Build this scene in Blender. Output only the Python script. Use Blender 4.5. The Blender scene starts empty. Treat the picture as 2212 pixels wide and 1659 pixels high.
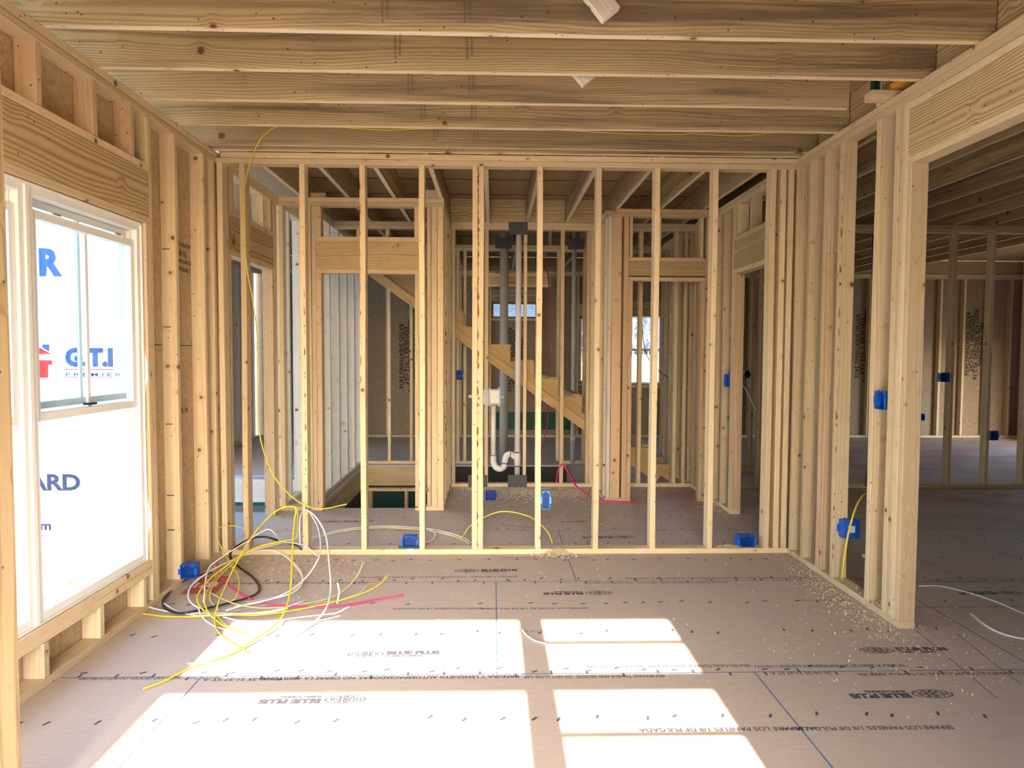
import bpy, bmesh, math, random
from mathutils import Vector, Matrix
import numpy as np
random.seed(7)
C = bpy.context.scene.collection
R = math.radians

# ------------------------------------------------------------------ camera
CH, CF, CYAW, CPIT, CROL = 1.419, 1474.2, .0273, -.0459, -.0044
cam_d = bpy.data.cameras.new('camera'); cam = bpy.data.objects.new('camera', cam_d); C.objects.link(cam)
cam_d.sensor_width = 36; cam_d.lens = 36 * CF / 2212; cam_d.clip_start = .05; cam_d.clip_end = 300
cam.location = (0, 0, CH)
fw = Vector((math.sin(CYAW) * math.cos(CPIT), math.cos(CYAW) * math.cos(CPIT), math.sin(CPIT)))
q = fw.to_track_quat('-Z', 'Y').to_matrix().to_4x4()
cam.matrix_world = Matrix.Translation((0, 0, CH)) @ q @ Matrix.Rotation(-CROL, 4, 'Z')
bpy.context.scene.camera = cam

# ------------------------------------------------------------------ light
vs = bpy.context.scene.view_settings
vs.view_transform = 'Standard'; vs.look = 'None'; vs.gamma = 1; vs.use_curve_mapping = False
vs.exposure = 1.52
SUN_SLOPE = .57
w = bpy.data.worlds.new('sky'); bpy.context.scene.world = w; w.use_nodes = True
nt = w.node_tree; sky = nt.nodes.new('ShaderNodeTexSky'); sky.sky_type = 'NISHITA'; sky.sun_disc = False
sky.sun_elevation = math.atan(SUN_SLOPE); sky.sun_rotation = math.pi; sky.dust_density = 1.5; sky.air_density = 1.0; sky.ozone_density = .6
bg = nt.nodes['Background']; nt.links.new(sky.outputs[0], bg.inputs[0]); bg.inputs[1].default_value = .82
sd = bpy.data.lights.new('sun', 'SUN'); sd.energy = 9.5; sd.angle = R(.35); sd.color = (1, .95, .87)
sun = bpy.data.objects.new('sun', sd); C.objects.link(sun)
sun.location = (0, -20, 12)
sun.rotation_euler = Vector((0, 1, -SUN_SLOPE)).to_track_quat('-Z', 'Y').to_euler()

# ------------------------------------------------------------------ helpers
def ray(u, v):
    a = (u - 1106) / CF; b = (829.5 - v) / CF
    c, s = math.cos(CROL), math.sin(CROL); x = c * a - s * b; z = s * a + c * b
    c, s = math.cos(CPIT), math.sin(CPIT); y = c - s * z; z = s + c * z
    c, s = math.cos(CYAW), math.sin(CYAW)
    return Vector((c * x + s * y, -s * x + c * y, z))
def onz(u, v, z=0):
    d = ray(u, v); return Vector((0, 0, CH)) + d * ((z - CH) / d.z)
def ony(u, v, y):
    d = ray(u, v); return Vector((0, 0, CH)) + d * (y / d.y)

class NT:
    def __init__(s, name, rough=.7):
        s.m = bpy.data.materials.new(name); s.m.use_nodes = True; s.t = s.m.node_tree
        s.b = s.t.nodes['Principled BSDF']; s.b.inputs['Roughness'].default_value = rough
        s.b.inputs['Specular IOR Level'].default_value = .25
    def n(s, kind, **kw):
        o = s.t.nodes.new('ShaderNode' + kind)
        for k, v in kw.items(): setattr(o, k, v)
        return o
    def l(s, a, b): s.t.links.new(a, b)
    def math(s, op, a, b=None, c=None, clamp=False):
        o = s.n('Math', operation=op, use_clamp=clamp)
        for i, x in enumerate((a, b, c)):
            if x is None: continue
            if isinstance(x, (int, float)): o.inputs[i].default_value = x
            else: s.l(x, o.inputs[i])
        return o.outputs[0]
    def vmath(s, op, a, b=None):
        o = s.n('VectorMath', operation=op)
        for i, x in enumerate((a, b)):
            if x is None: continue
            if isinstance(x, tuple): o.inputs[i].default_value = x
            else: s.l(x, o.inputs[i])
        return o.outputs[0]
    def mix(s, f, a, b, mode='MIX'):
        o = s.n('Mix', data_type='RGBA', blend_type=mode)
        for i, x in ((0, f), (6, a), (7, b)):
            if isinstance(x, (int, float)): o.inputs[i].default_value = x
            elif isinstance(x, tuple): o.inputs[i].default_value = (*x, 1)
            else: s.l(x, o.inputs[i])
        return o.outputs[2]
    def noise(s, vec, scale, detail=2, rough=.5):
        o = s.n('TexNoise'); o.inputs['Scale'].default_value = scale; o.inputs['Detail'].default_value = detail
        o.inputs['Roughness'].default_value = rough; s.l(vec, o.inputs['Vector']); return o.outputs['Fac']
    def ramp(s, f, lo, hi, a=0., b=1.):
        o = s.n('MapRange'); o.inputs[1].default_value = lo; o.inputs[2].default_value = hi
        o.inputs[3].default_value = a; o.inputs[4].default_value = b; s.l(f, o.inputs[0]); return o.outputs[0]

def wood(name, light, mid, dark, ring=.55, scale=26, knot=9.0, krad=.15, stain=0., hue=.5, pink=(.62, .44, .28)):
    k = NT(name, .72)
    at = k.n('Attribute', attribute_name='gr'); oi = k.n('ObjectInfo')
    rv = k.n('CombineXYZ'); k.l(k.math('MULTIPLY', oi.outputs['Random'], 61.7), rv.inputs[0])
    k.l(k.math('MULTIPLY', oi.outputs['Random'], 7.3), rv.inputs[1]); k.l(k.math('MULTIPLY', oi.outputs['Random'], 13.1), rv.inputs[2])
    p = k.vmath('ADD', at.outputs['Vector'], rv.outputs[0])
    # knots
    kn = k.n('TexVoronoi'); kn.inputs['Scale'].default_value = knot; kn.inputs['Randomness'].default_value = 1
    k.l(p, kn.inputs['Vector'])
    dist = k.math('ADD', kn.outputs['Distance'], k.math('MULTIPLY', k.math('SUBTRACT', k.noise(p, 30, 2), .5), .11))
    sep = k.n('SeparateColor'); k.l(kn.outputs['Color'], sep.inputs[0])
    rad = k.math('MULTIPLY', k.math('POWER', sep.outputs[0], 1.2), krad)
    kd = k.math('SUBTRACT', dist, rad)
    kmask = k.ramp(kd, -.03, .02, .92, 0); khalo = k.ramp(kd, 0, .22, 1, 0)
    # pith offset : rings around a far axis give cathedral figure
    pit = k.n('CombineXYZ'); k.l(k.math('MULTIPLY', k.math('SUBTRACT', k.math('FRACT', k.math('MULTIPLY', oi.outputs['Random'], 17.3)), .5), .12), pit.inputs[1])
    k.l(k.ramp(k.math('FRACT', k.math('MULTIPLY', oi.outputs['Random'], 31.1)), 0, 1, .03, .12), pit.inputs[2])
    g = k.vmath('MULTIPLY', k.vmath('ADD', at.outputs['Vector'], pit.outputs[0]), (.10, 1, 1))
    lowp = k.vmath('MULTIPLY', p, (.9, 5., 5.))
    wob = k.math('MULTIPLY', k.math('SUBTRACT', k.noise(lowp, 1.0, 1), .5), .10)
    sg = k.n('SeparateXYZ'); k.l(g, sg.inputs[0])
    cg = k.n('CombineXYZ'); k.l(sg.outputs[0], cg.inputs[0]); k.l(k.math('ADD', sg.outputs[1], wob), cg.inputs[1]); k.l(k.math('ADD', sg.outputs[2], k.math('MULTIPLY', khalo, .012)), cg.inputs[2])
    wv = k.n('TexWave', wave_type='RINGS', rings_direction='X'); wv.inputs['Scale'].default_value = scale
    wv.inputs['Distortion'].default_value = 1.2; wv.inputs['Detail'].default_value = 2; wv.inputs['Detail Scale'].default_value = .6
    k.l(cg.outputs[0], wv.inputs['Vector'])
    rings = k.math('POWER', wv.outputs['Fac'], 2.2)
    fib = k.noise(k.vmath('MULTIPLY', p, (3, 160, 160)), 1, 3)
    col = k.mix(k.ramp(k.noise(k.vmath('MULTIPLY', p, (1.2, 9, 9)), 1, 2), .3, .7), light, mid)
    col = k.mix(k.math('MULTIPLY', rings, ring), col, dark)
    col = k.mix(k.math('MULTIPLY', k.ramp(fib, .35, .75), .22), col, dark)
    col = k.mix(k.math('MULTIPLY', k.math('FRACT', k.math('MULTIPLY', oi.outputs['Random'], 7.7)), hue), col, k.mix(.5, col, pink))
    vr = k.n('HueSaturation'); k.l(k.ramp(k.math('FRACT', k.math('MULTIPLY', oi.outputs['Random'], 23.9)), 0, 1, .84, 1.1), vr.inputs['Value']); k.l(col, vr.inputs['Color']); col = vr.outputs[0]
    if stain:
        sn = k.noise(k.vmath('MULTIPLY', p, (.6, 14, 14)), 1, 4, .6)
        col = k.mix(k.math('MULTIPLY', k.ramp(sn, .50, .66), stain), col, (.20, .145, .09))
        mk = k.noise(k.vmath('MULTIPLY', p, (18, 60, 60)), 1, 3, .7)
        col = k.mix(k.math('MULTIPLY', k.ramp(mk, .62, .8), stain * .5), col, (.12, .09, .06))
    col = k.mix(k.math('MULTIPLY', khalo, .28), col, (.38, .2, .09))
    col = k.mix(kmask, col, (.13, .065, .032))
    # nail heads and dirt specks
    sp = k.n('TexVoronoi'); sp.inputs['Scale'].default_value = 16; k.l(p, sp.inputs['Vector'])
    col = k.mix(k.ramp(sp.outputs['Distance'], .06, .09, .8, 0), col, (.05, .03, .02))
    k.l(col, k.b.inputs['Base Color'])
    bp = k.n('Bump'); bp.inputs['Strength'].default_value = .25; bp.inputs['Distance'].default_value = .002
    k.l(k.math('ADD', rings, fib), bp.inputs['Height']); k.l(bp.outputs[0], k.b.inputs['Normal'])
    return k.m

def plain(name, col, rough=.5, metal=0., noise=.0, nscale=30, col2=None, spec=.3):
    k = NT(name, rough); k.b.inputs['Metallic'].default_value = metal; k.b.inputs['Specular IOR Level'].default_value = spec
    if noise:
        tc = k.n('TexCoord'); f = k.noise(tc.outputs['Object'], nscale, 3, .6)
        k.l(k.mix(k.math('MULTIPLY', k.ramp(f, .35, .65), noise), col, col2 or tuple(c * .6 for c in col)), k.b.inputs['Base Color'])
    else: k.b.inputs['Base Color'].default_value = (*col, 1)
    return k.m

M = {}
M['stud'] = wood('wood_stud', (.77, .62, .405), (.70, .54, .325), (.49, .335, .17), ring=.30, scale=22)
M['edge'] = wood('wood_bounce_lit_edge', (.80, .70, .53), (.74, .62, .45), (.55, .41, .26), ring=.2, scale=22, knot=5)  # paler narrow joist faces: floor bounce light painted into the wood colour
M['joist'] = wood('wood_joist', (.60, .455, .25), (.51, .375, .195), (.27, .17, .075), ring=.6, scale=25, krad=.15, knot=5.0, stain=.9, hue=.3, pink=(.5, .34, .25))
M['header'] = wood('wood_header', (.68, .52, .29), (.59, .435, .225), (.30, .19, .08), ring=.85, scale=24, krad=.14, knot=4.6, hue=.2)
M['pink'] = wood('wood_pink', (.73, .53, .34), (.65, .45, .27), (.43, .255, .14), ring=.35, scale=20, hue=.9)
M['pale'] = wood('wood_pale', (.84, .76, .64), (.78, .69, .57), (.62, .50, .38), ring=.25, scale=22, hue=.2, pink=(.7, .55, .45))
M['stair'] = wood('wood_stair', (.60, .43, .22), (.52, .36, .17), (.34, .21, .09), ring=.35, scale=22, knot=3., hue=.1)

def osb(name, c1, c2, c3, glossy=.6):
    k = NT(name, glossy); tc = k.n('TexCoord'); p = tc.outputs['Object']
    wq = k.n('TexNoise'); wq.inputs['Scale'].default_value = 9; k.l(p, wq.inputs['Vector'])
    pw = k.vmath('ADD', p, k.vmath('MULTIPLY', wq.outputs['Color'], (.12, .12, .12)))
    cols = None
    for i, (sc, st) in enumerate((((22, 22, 60), 1), ((60, 60, 22), 1))):
        v = k.n('TexVoronoi'); v.inputs['Scale'].default_value = st; k.l(k.vmath('MULTIPLY', pw, sc), v.inputs['Vector'])
        s = k.n('SeparateColor'); k.l(v.outputs['Color'], s.inputs[0])
        cols = s.outputs[0] if cols is None else k.math('MULTIPLY', k.math('ADD', cols, s.outputs[0]), .5)
    col = k.mix(k.ramp(cols, .2, .8), c1, c2)
    col = k.mix(k.math('MULTIPLY', k.ramp(k.noise(p, 40, 4, .7), .55, .8), .7), col, c3)
    k.l(col, k.b.inputs['Base Color'])
    bp = k.n('Bump'); bp.inputs['Strength'].default_value = .4; bp.inputs['Distance'].default_value = .002; k.l(cols, bp.inputs['Height']); k.l(bp.outputs[0], k.b.inputs['Normal'])
    return k.m
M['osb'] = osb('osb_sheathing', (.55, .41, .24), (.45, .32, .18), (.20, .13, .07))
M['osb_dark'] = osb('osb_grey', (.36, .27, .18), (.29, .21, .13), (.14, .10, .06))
M['deck'] = osb('ceiling_deck', (.44, .31, .18), (.37, .25, .14), (.2, .13, .07))

def floor_mat():
    k = NT('subfloor', .62); tc = k.n('TexCoord'); p = tc.outputs['Object']
    st = k.noise(k.vmath('MULTIPLY', p, (9, 70, 1)), 1, 4, .65)
    fl = k.noise(k.vmath('MULTIPLY', p, (28, 110, 1)), 1, 3, .7)
    big = k.noise(p, 1.1, 3, .55)
    col = k.mix(k.ramp(big, .3, .7), (.57, .465, .39), (.49, .41, .36))
    col = k.mix(k.math('MULTIPLY', k.ramp(st, .4, .7), .35), col, (.43, .31, .225))
    col = k.mix(k.math('MULTIPLY', k.ramp(fl, .55, .75), .35), col, (.70, .58, .48))
    speck = k.n('TexVoronoi'); speck.inputs['Scale'].default_value = 26; k.l(p, speck.inputs['Vector'])
    col = k.mix(k.ramp(speck.outputs['Distance'], .05, .09, .55, 0), col, (.12, .08, .06))
    # reddish chalk dust
    rd = k.noise(k.vmath('MULTIPLY', p, (1.2, 2.2, 1)), 1, 4, .6)
    sx = k.n('SeparateXYZ'); k.l(p, sx.inputs[0])
    reg = k.math('MULTIPLY', k.ramp(sx.outputs[1], 5.2, 6.6), k.ramp(sx.outputs[0], .8, 1.8))
    col = k.mix(k.math('MULTIPLY', k.math('MULTIPLY', k.ramp(rd, .42, .62), reg), .55), col, (.42, .14, .13))
    # muddy stain by the right opening
    k.l(col, k.b.inputs['Base Color'])
    bp = k.n('Bump'); bp.inputs['Strength'].default_value = .15; bp.inputs['Distance'].default_value = .002; k.l(st, bp.inputs['Height']); k.l(bp.outputs[0], k.b.inputs['Normal'])
    return k.m
M['floor'] = floor_mat()
M['ink'] = plain('printed_ink', (.035, .04, .065), .8, noise=.6, nscale=240, col2=(.20, .17, .15))
M['ink_faint'] = plain('faint_ink', (.15, .12, .11), .8, noise=.9, nscale=160, col2=(.36, .27, .2))
M['ink_wood'] = plain('mill_stamp_ink', (.10, .075, .06), .8, noise=.8, nscale=200, col2=(.38, .26, .14))
M['chalk'] = plain('blue_seam_paint', (.04, .13, .28), .8, noise=.7, nscale=40, col2=(.20, .24, .28))
M['redink'] = plain('red_label_print', (.50, .10, .06), .7, noise=.6, nscale=40, col2=(.42, .22, .16))
M['white'] = plain('white_vinyl', (.82, .80, .77), .35)
M['pvc'] = plain('white_pvc', (.78, .76, .74), .35, noise=.15, nscale=8)
M['pvcgrey'] = plain('grey_pvc', (.46, .45, .46), .4)
M['purple'] = plain('purple_primer', (.22, .07, .32), .5)
M['steel'] = plain('galvanised_steel', (.55, .55, .55), .4, .8)
M['darksteel'] = plain('dark_nail_plate', (.085, .085, .09), .55, .2)
M['blue'] = plain('blue_plastic', (.012, .10, .55), .35, spec=.5)
M['lblue'] = plain('light_blue_plastic', (.06, .36, .78), .35, spec=.5)
M['bluein'] = plain('blue_plastic_inside', (.006, .04, .22), .5)
M['black'] = plain('black_plastic', (.012, .012, .014), .5)
M['yellow'] = plain('yellow_cable', (.72, .56, .03), .4, spec=.5)
M['cream'] = plain('pale_yellow_cable', (.70, .60, .22), .4, spec=.5)
M['wcable'] = plain('white_cable', (.78, .78, .80), .4, spec=.5)
M['gcable'] = plain('grey_cable', (.36, .33, .32), .45)
M['bcable'] = plain('black_cable', (.02, .02, .024), .35, spec=.5)
M['pcable'] = plain('pink_cable', (.74, .035, .18), .4, spec=.5)
M['rcable'] = plain('red_cable', (.35, .02, .03), .4)
M['concrete'] = plain('concrete', (.36, .37, .40), .9, noise=.5, nscale=3, col2=(.28, .29, .32))
M['soil'] = plain('soil', (.42, .36, .28), 1, noise=.6, nscale=2)
M['shade_seam_dark'] = plain('basement_shade_and_seams', (.05, .045, .04), 1)  # near black: stairwell shade held in the colour, also used for ceiling seams
M['wrap'] = plain('white_house_wrap', (.80, .84, .86), .5, noise=.10, nscale=5)
M['wrapblue'] = plain('blue_wrap_print', (.03, .10, .32), .6)
M['wrapred'] = plain('red_wrap_print', (.62, .03, .03), .6)
M['wrapgrey'] = plain('navy_wrap_print', (.045, .06, .14), .6)
M['green'] = plain('green_board', (.01, .055, .04), .6, noise=.3)
M['greensheet'] = plain('green_sheathing', (.012, .09, .06), .5)
M['orange'] = plain('orange_board', (.68, .36, .05), .6)
M['shingle'] = plain('grey_shingles', (.20, .23, .29), .9, noise=.6, nscale=5, col2=(.33, .37, .44))
M['siding'] = plain('pale_siding', (.6, .6, .58), .8)
M['chip'] = plain('wood_shavings', (.90, .78, .58), .9, noise=.4, nscale=80, col2=(.66, .48, .28))
M['bark'] = plain('red_bark', (.26, .09, .03), .95, noise=.6, nscale=60, col2=(.1, .04, .02))
M['twig'] = plain('bare_twigs', (.20, .17, .14), .9)
M['leaf'] = plain('shrub_leaves', (.13, .2, .04), .8)
def shingle_rows():
    k = NT('shingle_rows', .9); tc = k.n('TexCoord')
    b = k.n('TexBrick'); b.inputs['Scale'].default_value = 2.2; b.inputs['Color1'].default_value = (.018, .026, .042, 1); b.inputs['Color2'].default_value = (.03, .042, .07, 1); b.inputs['Mortar'].default_value = (.008, .01, .014, 1)
    b.inputs['Mortar Size'].default_value = .02; k.l(k.vmath('MULTIPLY', tc.outputs['Object'], (1, 1, 1)), b.inputs['Vector']); k.l(b.outputs[0], k.b.inputs['Base Color']); return k.m
M['roof'] = shingle_rows()
def glass_mat(name, tint):
    k = NT(name); t = k.t; t.nodes.remove(k.b); out = t.nodes['Material Output']
    tr = k.n('BsdfTransparent'); tr.inputs[0].default_value = (*tint, 1); gl = k.n('BsdfGlossy'); gl.inputs['Roughness'].default_value = .02
    mx = k.n('MixShader'); mx.inputs[0].default_value = .06; k.l(tr.outputs[0], mx.inputs[1]); k.l(gl.outputs[0], mx.inputs[2]); k.l(mx.outputs[0], out.inputs[0]); return k.m
M['glass'] = glass_mat('window_glass', (.90, .97, .985))

def link(name, bm, mat, parent=None, loc=(0, 0, 0), smooth=False):
    me = bpy.data.meshes.new(name); bm.to_mesh(me); bm.free()
    mats = mat if isinstance(mat, (list, tuple)) else [mat]
    for m_ in mats: me.materials.append(M[m_] if isinstance(m_, str) else m_)
    if smooth:
        for p in me.polygons: p.use_smooth = True
    o = bpy.data.objects.new(name, me); C.objects.link(o); o.location = loc
    if parent is not None:
        o.parent = parent; pl = parent_world(parent); o.location = Vector(loc) - pl
    return o
def parent_world(o):
    v = Vector((0, 0, 0))
    while o is not None: v += Vector(o.location); o = o.parent
    return v
def thing(name, label, cat, loc, group=None):
    o = bpy.data.objects.new(name, None); C.objects.link(o); o.location = loc; o.empty_display_size = .1
    o['label'] = label; o['category'] = cat
    if group: o['group'] = group
    return o
def tag(o, label, cat, group=None):
    o['label'] = label; o['category'] = cat
    if group: o['group'] = group
    return o
def structure(o): o['kind'] = 'structure'; return o
def struct_empty(name, loc):
    o = bpy.data.objects.new(name, None); C.objects.link(o); o.location = loc; o['kind'] = 'structure'; return o

def board(name, x0, x1, y0, y1, z0, z1, mat='stud', parent=None, axis=None, bow=.0015, bev=.0025, tag_=None):
    """A sawn board: eased edges, slight bow, grain attribute along its length."""
    d = [x1 - x0, y1 - y0, z1 - z0]; c = Vector(((x0 + x1) / 2, (y0 + y1) / 2, (z0 + z1) / 2))
    ax = d.index(max(d)) if axis is None else axis
    oth = [i for i in range(3) if i != ax]; oth.sort(key=lambda i: -d[i]); wi, ti = oth
    L, Wd, T = d[ax], d[wi], d[ti]
    bev = min(bev, T * .2)
    n = max(1, min(10, int(L / .3)))
    bm = bmesh.new(); lay = bm.verts.layers.float_vector.new('gr')
    a, b, e = Wd / 2, T / 2, bev
    prof = [(-a + e, -b), (a - e, -b), (a, -b + e), (a, b - e), (a - e, b), (-a + e, b), (-a, b - e), (-a, -b + e)]
    ph1, ph2 = random.random() * 6, random.random() * 6; am = bow if L > 1.2 else 0
    rings_ = []
    for i in range(n + 1):
        s = -L / 2 + L * i / n; t = i / n
        o1 = am * math.sin(ph1 + t * 5) ; o2 = am * math.sin(ph2 + t * 6)
        if i in (0, n): o1 = o2 = 0
        r = []
        for (pw, pt) in prof:
            v = [0, 0, 0]; v[ax] = s; v[wi] = pw + o1; v[ti] = pt + o2 * .6
            vv = bm.verts.new(v); vv[lay] = (s, pw, pt); r.append(vv)
        rings_.append(r)
    for i in range(n):
        for j in range(8):
            f_ = bm.faces.new((rings_[i][j], rings_[i][(j + 1) % 8], rings_[i + 1][(j + 1) % 8], rings_[i + 1][j]))
            if j in (2, 6) and mat == 'joist' and Wd > .15: f_.material_index = 1
    bm.faces.new(list(reversed(rings_[0]))); bm.faces.new(rings_[-1])
    bmesh.ops.recalc_face_normals(bm, faces=bm.faces)
    return link(name, bm, [mat, 'edge'] if mat == 'joist' and Wd > .15 else mat, parent, c)

def box_bm(bm, x0, x1, y0, y1, z0, z1, mi=0, bev=0):
    vs_ = [bm.verts.new((x, y, z)) for x in (x0, x1) for y in (y0, y1) for z in (z0, z1)]
    fs = []
    for idx in ((0, 1, 3, 2), (4, 6, 7, 5), (0, 4, 5, 1), (2, 3, 7, 6), (0, 2, 6, 4), (1, 5, 7, 3)):
        f = bm.faces.new([vs_[i] for i in idx]); f.material_index = mi; fs.append(f)
    if bev:
        ed = list({e for f in fs for e in f.edges})
        r = bmesh.ops.bevel(bm, geom=ed, offset=bev, segments=1, affect='EDGES')
        for f in r['faces']: f.material_index = mi
def boxes(name, lst, mat, parent=None, bev=0, origin=None):
    """lst of (x0,x1,y0,y1,z0,z1[,mi]) joined in one mesh, origin at centre bottom"""
    xs = [v for b in lst for v in b[0:2]]; ys = [v for b in lst for v in b[2:4]]; zs = [v for b in lst for v in b[4:6]]
    o = origin or ((min(xs) + max(xs)) / 2, (min(ys) + max(ys)) / 2, min(zs))
    bm = bmesh.new()
    for b in lst:
        box_bm(bm, b[0] - o[0], b[1] - o[0], b[2] - o[1], b[3] - o[1], b[4] - o[2], b[5] - o[2], b[6] if len(b) > 6 else 0, bev)
    bmesh.ops.recalc_face_normals(bm, faces=bm.faces)
    return link(name, bm, mat, parent, o)

def tube(name, pts, rad, mat, parent=None, seg=8, flat=1.0, closed_ends=True, smooth_sub=6, local=True):
    pts = [Vector(p) for p in pts]
    if smooth_sub > 1 and len(pts) > 2:
        P = [pts[0] * 2 - pts[1]] + pts + [pts[-1] * 2 - pts[-2]]; out = []
        for i in range(1, len(P) - 2):
            for s in range(smooth_sub):
                t = s / smooth_sub; p0, p1, p2, p3 = P[i - 1], P[i], P[i + 1], P[i + 2]
                out.append(.5 * ((2 * p1) + (-p0 + p2) * t + (2 * p0 - 5 * p1 + 4 * p2 - p3) * t * t + (-p0 + 3 * p1 - 3 * p2 + p3) * t ** 3))
        out.append(pts[-1]); pts = out
    if mat.endswith('cable') or mat in ('yellow', 'cream'):
        for p in pts: p.z = max(p.z, (rad if not callable(rad) else .005) * 1.05)
    o = Vector((sum(p.x for p in pts) / len(pts), sum(p.y for p in pts) / len(pts), min(p.z for p in pts))) if local else Vector((0, 0, 0))
    bm = bmesh.new(); prev = None; rings_ = []; up = Vector((0, 0, 1))
    for i, p in enumerate(pts):
        t = (pts[min(i + 1, len(pts) - 1)] - pts[max(i - 1, 0)])
        if t.length < 1e-7: t = Vector((1, 0, 0))
        t.normalize()
        if prev is None:
            n_ = up.cross(t) if abs(t.z) < .95 else Vector((1, 0, 0)).cross(t)
        else: n_ = prev - t * prev.dot(t)
        n_.normalize(); prev = n_; b_ = t.cross(n_)
        r_ = rad(i / (len(pts) - 1)) if callable(rad) else rad
        rings_.append([bm.verts.new(p - o + n_ * (math.cos(a) * r_) + b_ * (math.sin(a) * r_ * flat)) for a in [2 * math.pi * k / seg for k in range(seg)]])
    for i in range(len(rings_) - 1):
        for j in range(seg): bm.faces.new((rings_[i][j], rings_[i][(j + 1) % seg], rings_[i + 1][(j + 1) % seg], rings_[i + 1][j]))
    bm.faces.new(list(reversed(rings_[0]))); bm.faces.new(rings_[-1])
    bmesh.ops.recalc_face_normals(bm, faces=bm.faces)
    return link(name, bm, mat, parent, o, smooth=True)

def text_mesh(body, size, bold=0., font_sx=1.0, spacing=1.0):
    cu = bpy.data.curves.new('t', 'FONT'); cu.body = body; cu.size = size; cu.offset = bold; cu.space_character = spacing
    cu.align_x = 'CENTER'; cu.align_y = 'CENTER'; cu.resolution_u = 3
    ob = bpy.data.objects.new('t', cu); C.objects.link(ob)
    dg = bpy.context.evaluated_depsgraph_get(); me = bpy.data.meshes.new_from_object(ob.evaluated_get(dg))
    bm = bmesh.new(); bm.from_mesh(me); bpy.data.objects.remove(ob); bpy.data.meshes.remove(me); bpy.data.curves.remove(cu)
    for v in bm.verts: v.co.x *= font_sx
    return bm
def place_bm(bm, m4):
    bm.transform(m4); return bm
def merge(dst, src):
    me = bpy.data.meshes.new('tmp'); src.to_mesh(me); dst.from_mesh(me); bpy.data.meshes.remove(me); src.free()

# ------------------------------------------------------------------ dimensions
ZC = 2.772; PL = .038; XL = -1.884; XR = 2.097; YW = 4.745; S0 = -1.3082; SP = .4064; J0 = 2.956
T4 = .089

# ------------------------------------------------------------------ floor, ceiling, ground
def slab(name, rects, z0, z1, mat, cuts=1):
    return boxes(name, [(a, b, c, d, z0, z1) for a, b, c, d in rects], mat, origin=(0, 0, 0))
HX0, HX1, HY0, HY1 = -1.60, -.53, 6.19, 8.56   # stair well, left part
HX2 = 1.32; HY2 = 7.245                        # stair well, right part
fl = structure(slab('floor', [(-1.99, 9, -.9, 4.9), (-1.95, 9, 4.9, HY0), (-1.95, HX0, HY0, HY1), (HX1, 9, HY0, HY2), (HX2, 9, HY2, HY1), (-1.95, 9, HY1, 11.5),
                             (-3.94, -1.95, 7.85, 11.5)], -.019, 0, 'floor'))
boxes('floor_rim', [(-.52, 1.32, HY1, HY1 + .038, -.26, -.02)], 'shade_seam_dark', fl)  # right rim coloured near black, stairwell shade painted on
board('floor_rim', HX0 - .0, HX1, HY1, HY1 + .038, -.26, -.021, 'joist', fl)
board('floor_rim', HX0 - .038, HX0, HY0, HY1, -.26, -.021, 'joist', fl)
board('floor_rim', HX1, HX2, HY2 - .038, HY2, -.26, -.021, 'joist', fl)
board('floor_rim', HX0, HX1, HY0 - .038, HY0, -.26, -.021, 'joist', fl)
board('floor_rim', HX2, HX2 + .038, HY2, HY1, -.26, -.021, 'joist', fl)
board('floor_rim', -3.9, -1.99, 7.80, 7.838, -.30, -.04, 'pale', fl)
board('sill_board', -3.9, -1.99, 7.79, 7.87, -.34, -.302, 'greensheet', fl)
base = boxes('floor_basement', [(-4, 9, 5, 11.5, -2.75, -2.7), (-4, 9, 11.45, 11.5, -2.7, -.03), (-1.7, -1.66, 5, 11.5, -2.7, -.3), (1.4, 1.44, 7.2, 8.6, -2.7, -.3), (-1.7, 1.44, 6.0, 6.05, -2.7, -.3)], 'shade_seam_dark'); structure(base)
pw = thing('pony_wall', 'short stud frame down in the dark stairwell below the far floor rim', 'stud wall', (-1.0, 8.62, -2.7))
for x in (-1.55, -1.10, -.66): board('stud', x - .019, x + .019, 8.60, 8.69, -2.66, -.34, 'pink', pw)
board('top_plate', -1.6, -.5, 8.60, 8.69, -.34, -.30, 'pink', pw); board('bottom_plate', -1.6, -.5, 8.60, 8.69, -2.7, -2.662, 'stud', pw)
boxes('panel', [(-1.6, 1.3, 8.72, 8.735, -2.7, -.30)], 'green', pw)
gs = structure(boxes('floor_garage', [(-8, -1.99, 5.0, 11.5, -.5, -.42)], 'concrete'))
gr = boxes('ground', [(-40, 40, -30, 60, -.75, -.60)], 'soil'); structure(gr)
ceil = structure(slab('ceiling', [(-2.45, 9.1, -1.1, 11.6), (-3.95, -2.45, 5.0, 11.6)], 3.008, 3.03, 'deck'))
sm = [(x0, x1, y - .002, y + .002, 3.003, 3.0078) for x0, x1, y in ((-2, 9, 5.75), (-2, 9, 6.35), (-2, 9, 6.95), (-2, 9, 8.2), (-2, 9, 9.4), (-2, 9, 4.5), (-2, 9, 3.3))]
boxes('ceiling_seams', sm, 'shade_seam_dark', ceil)

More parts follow.
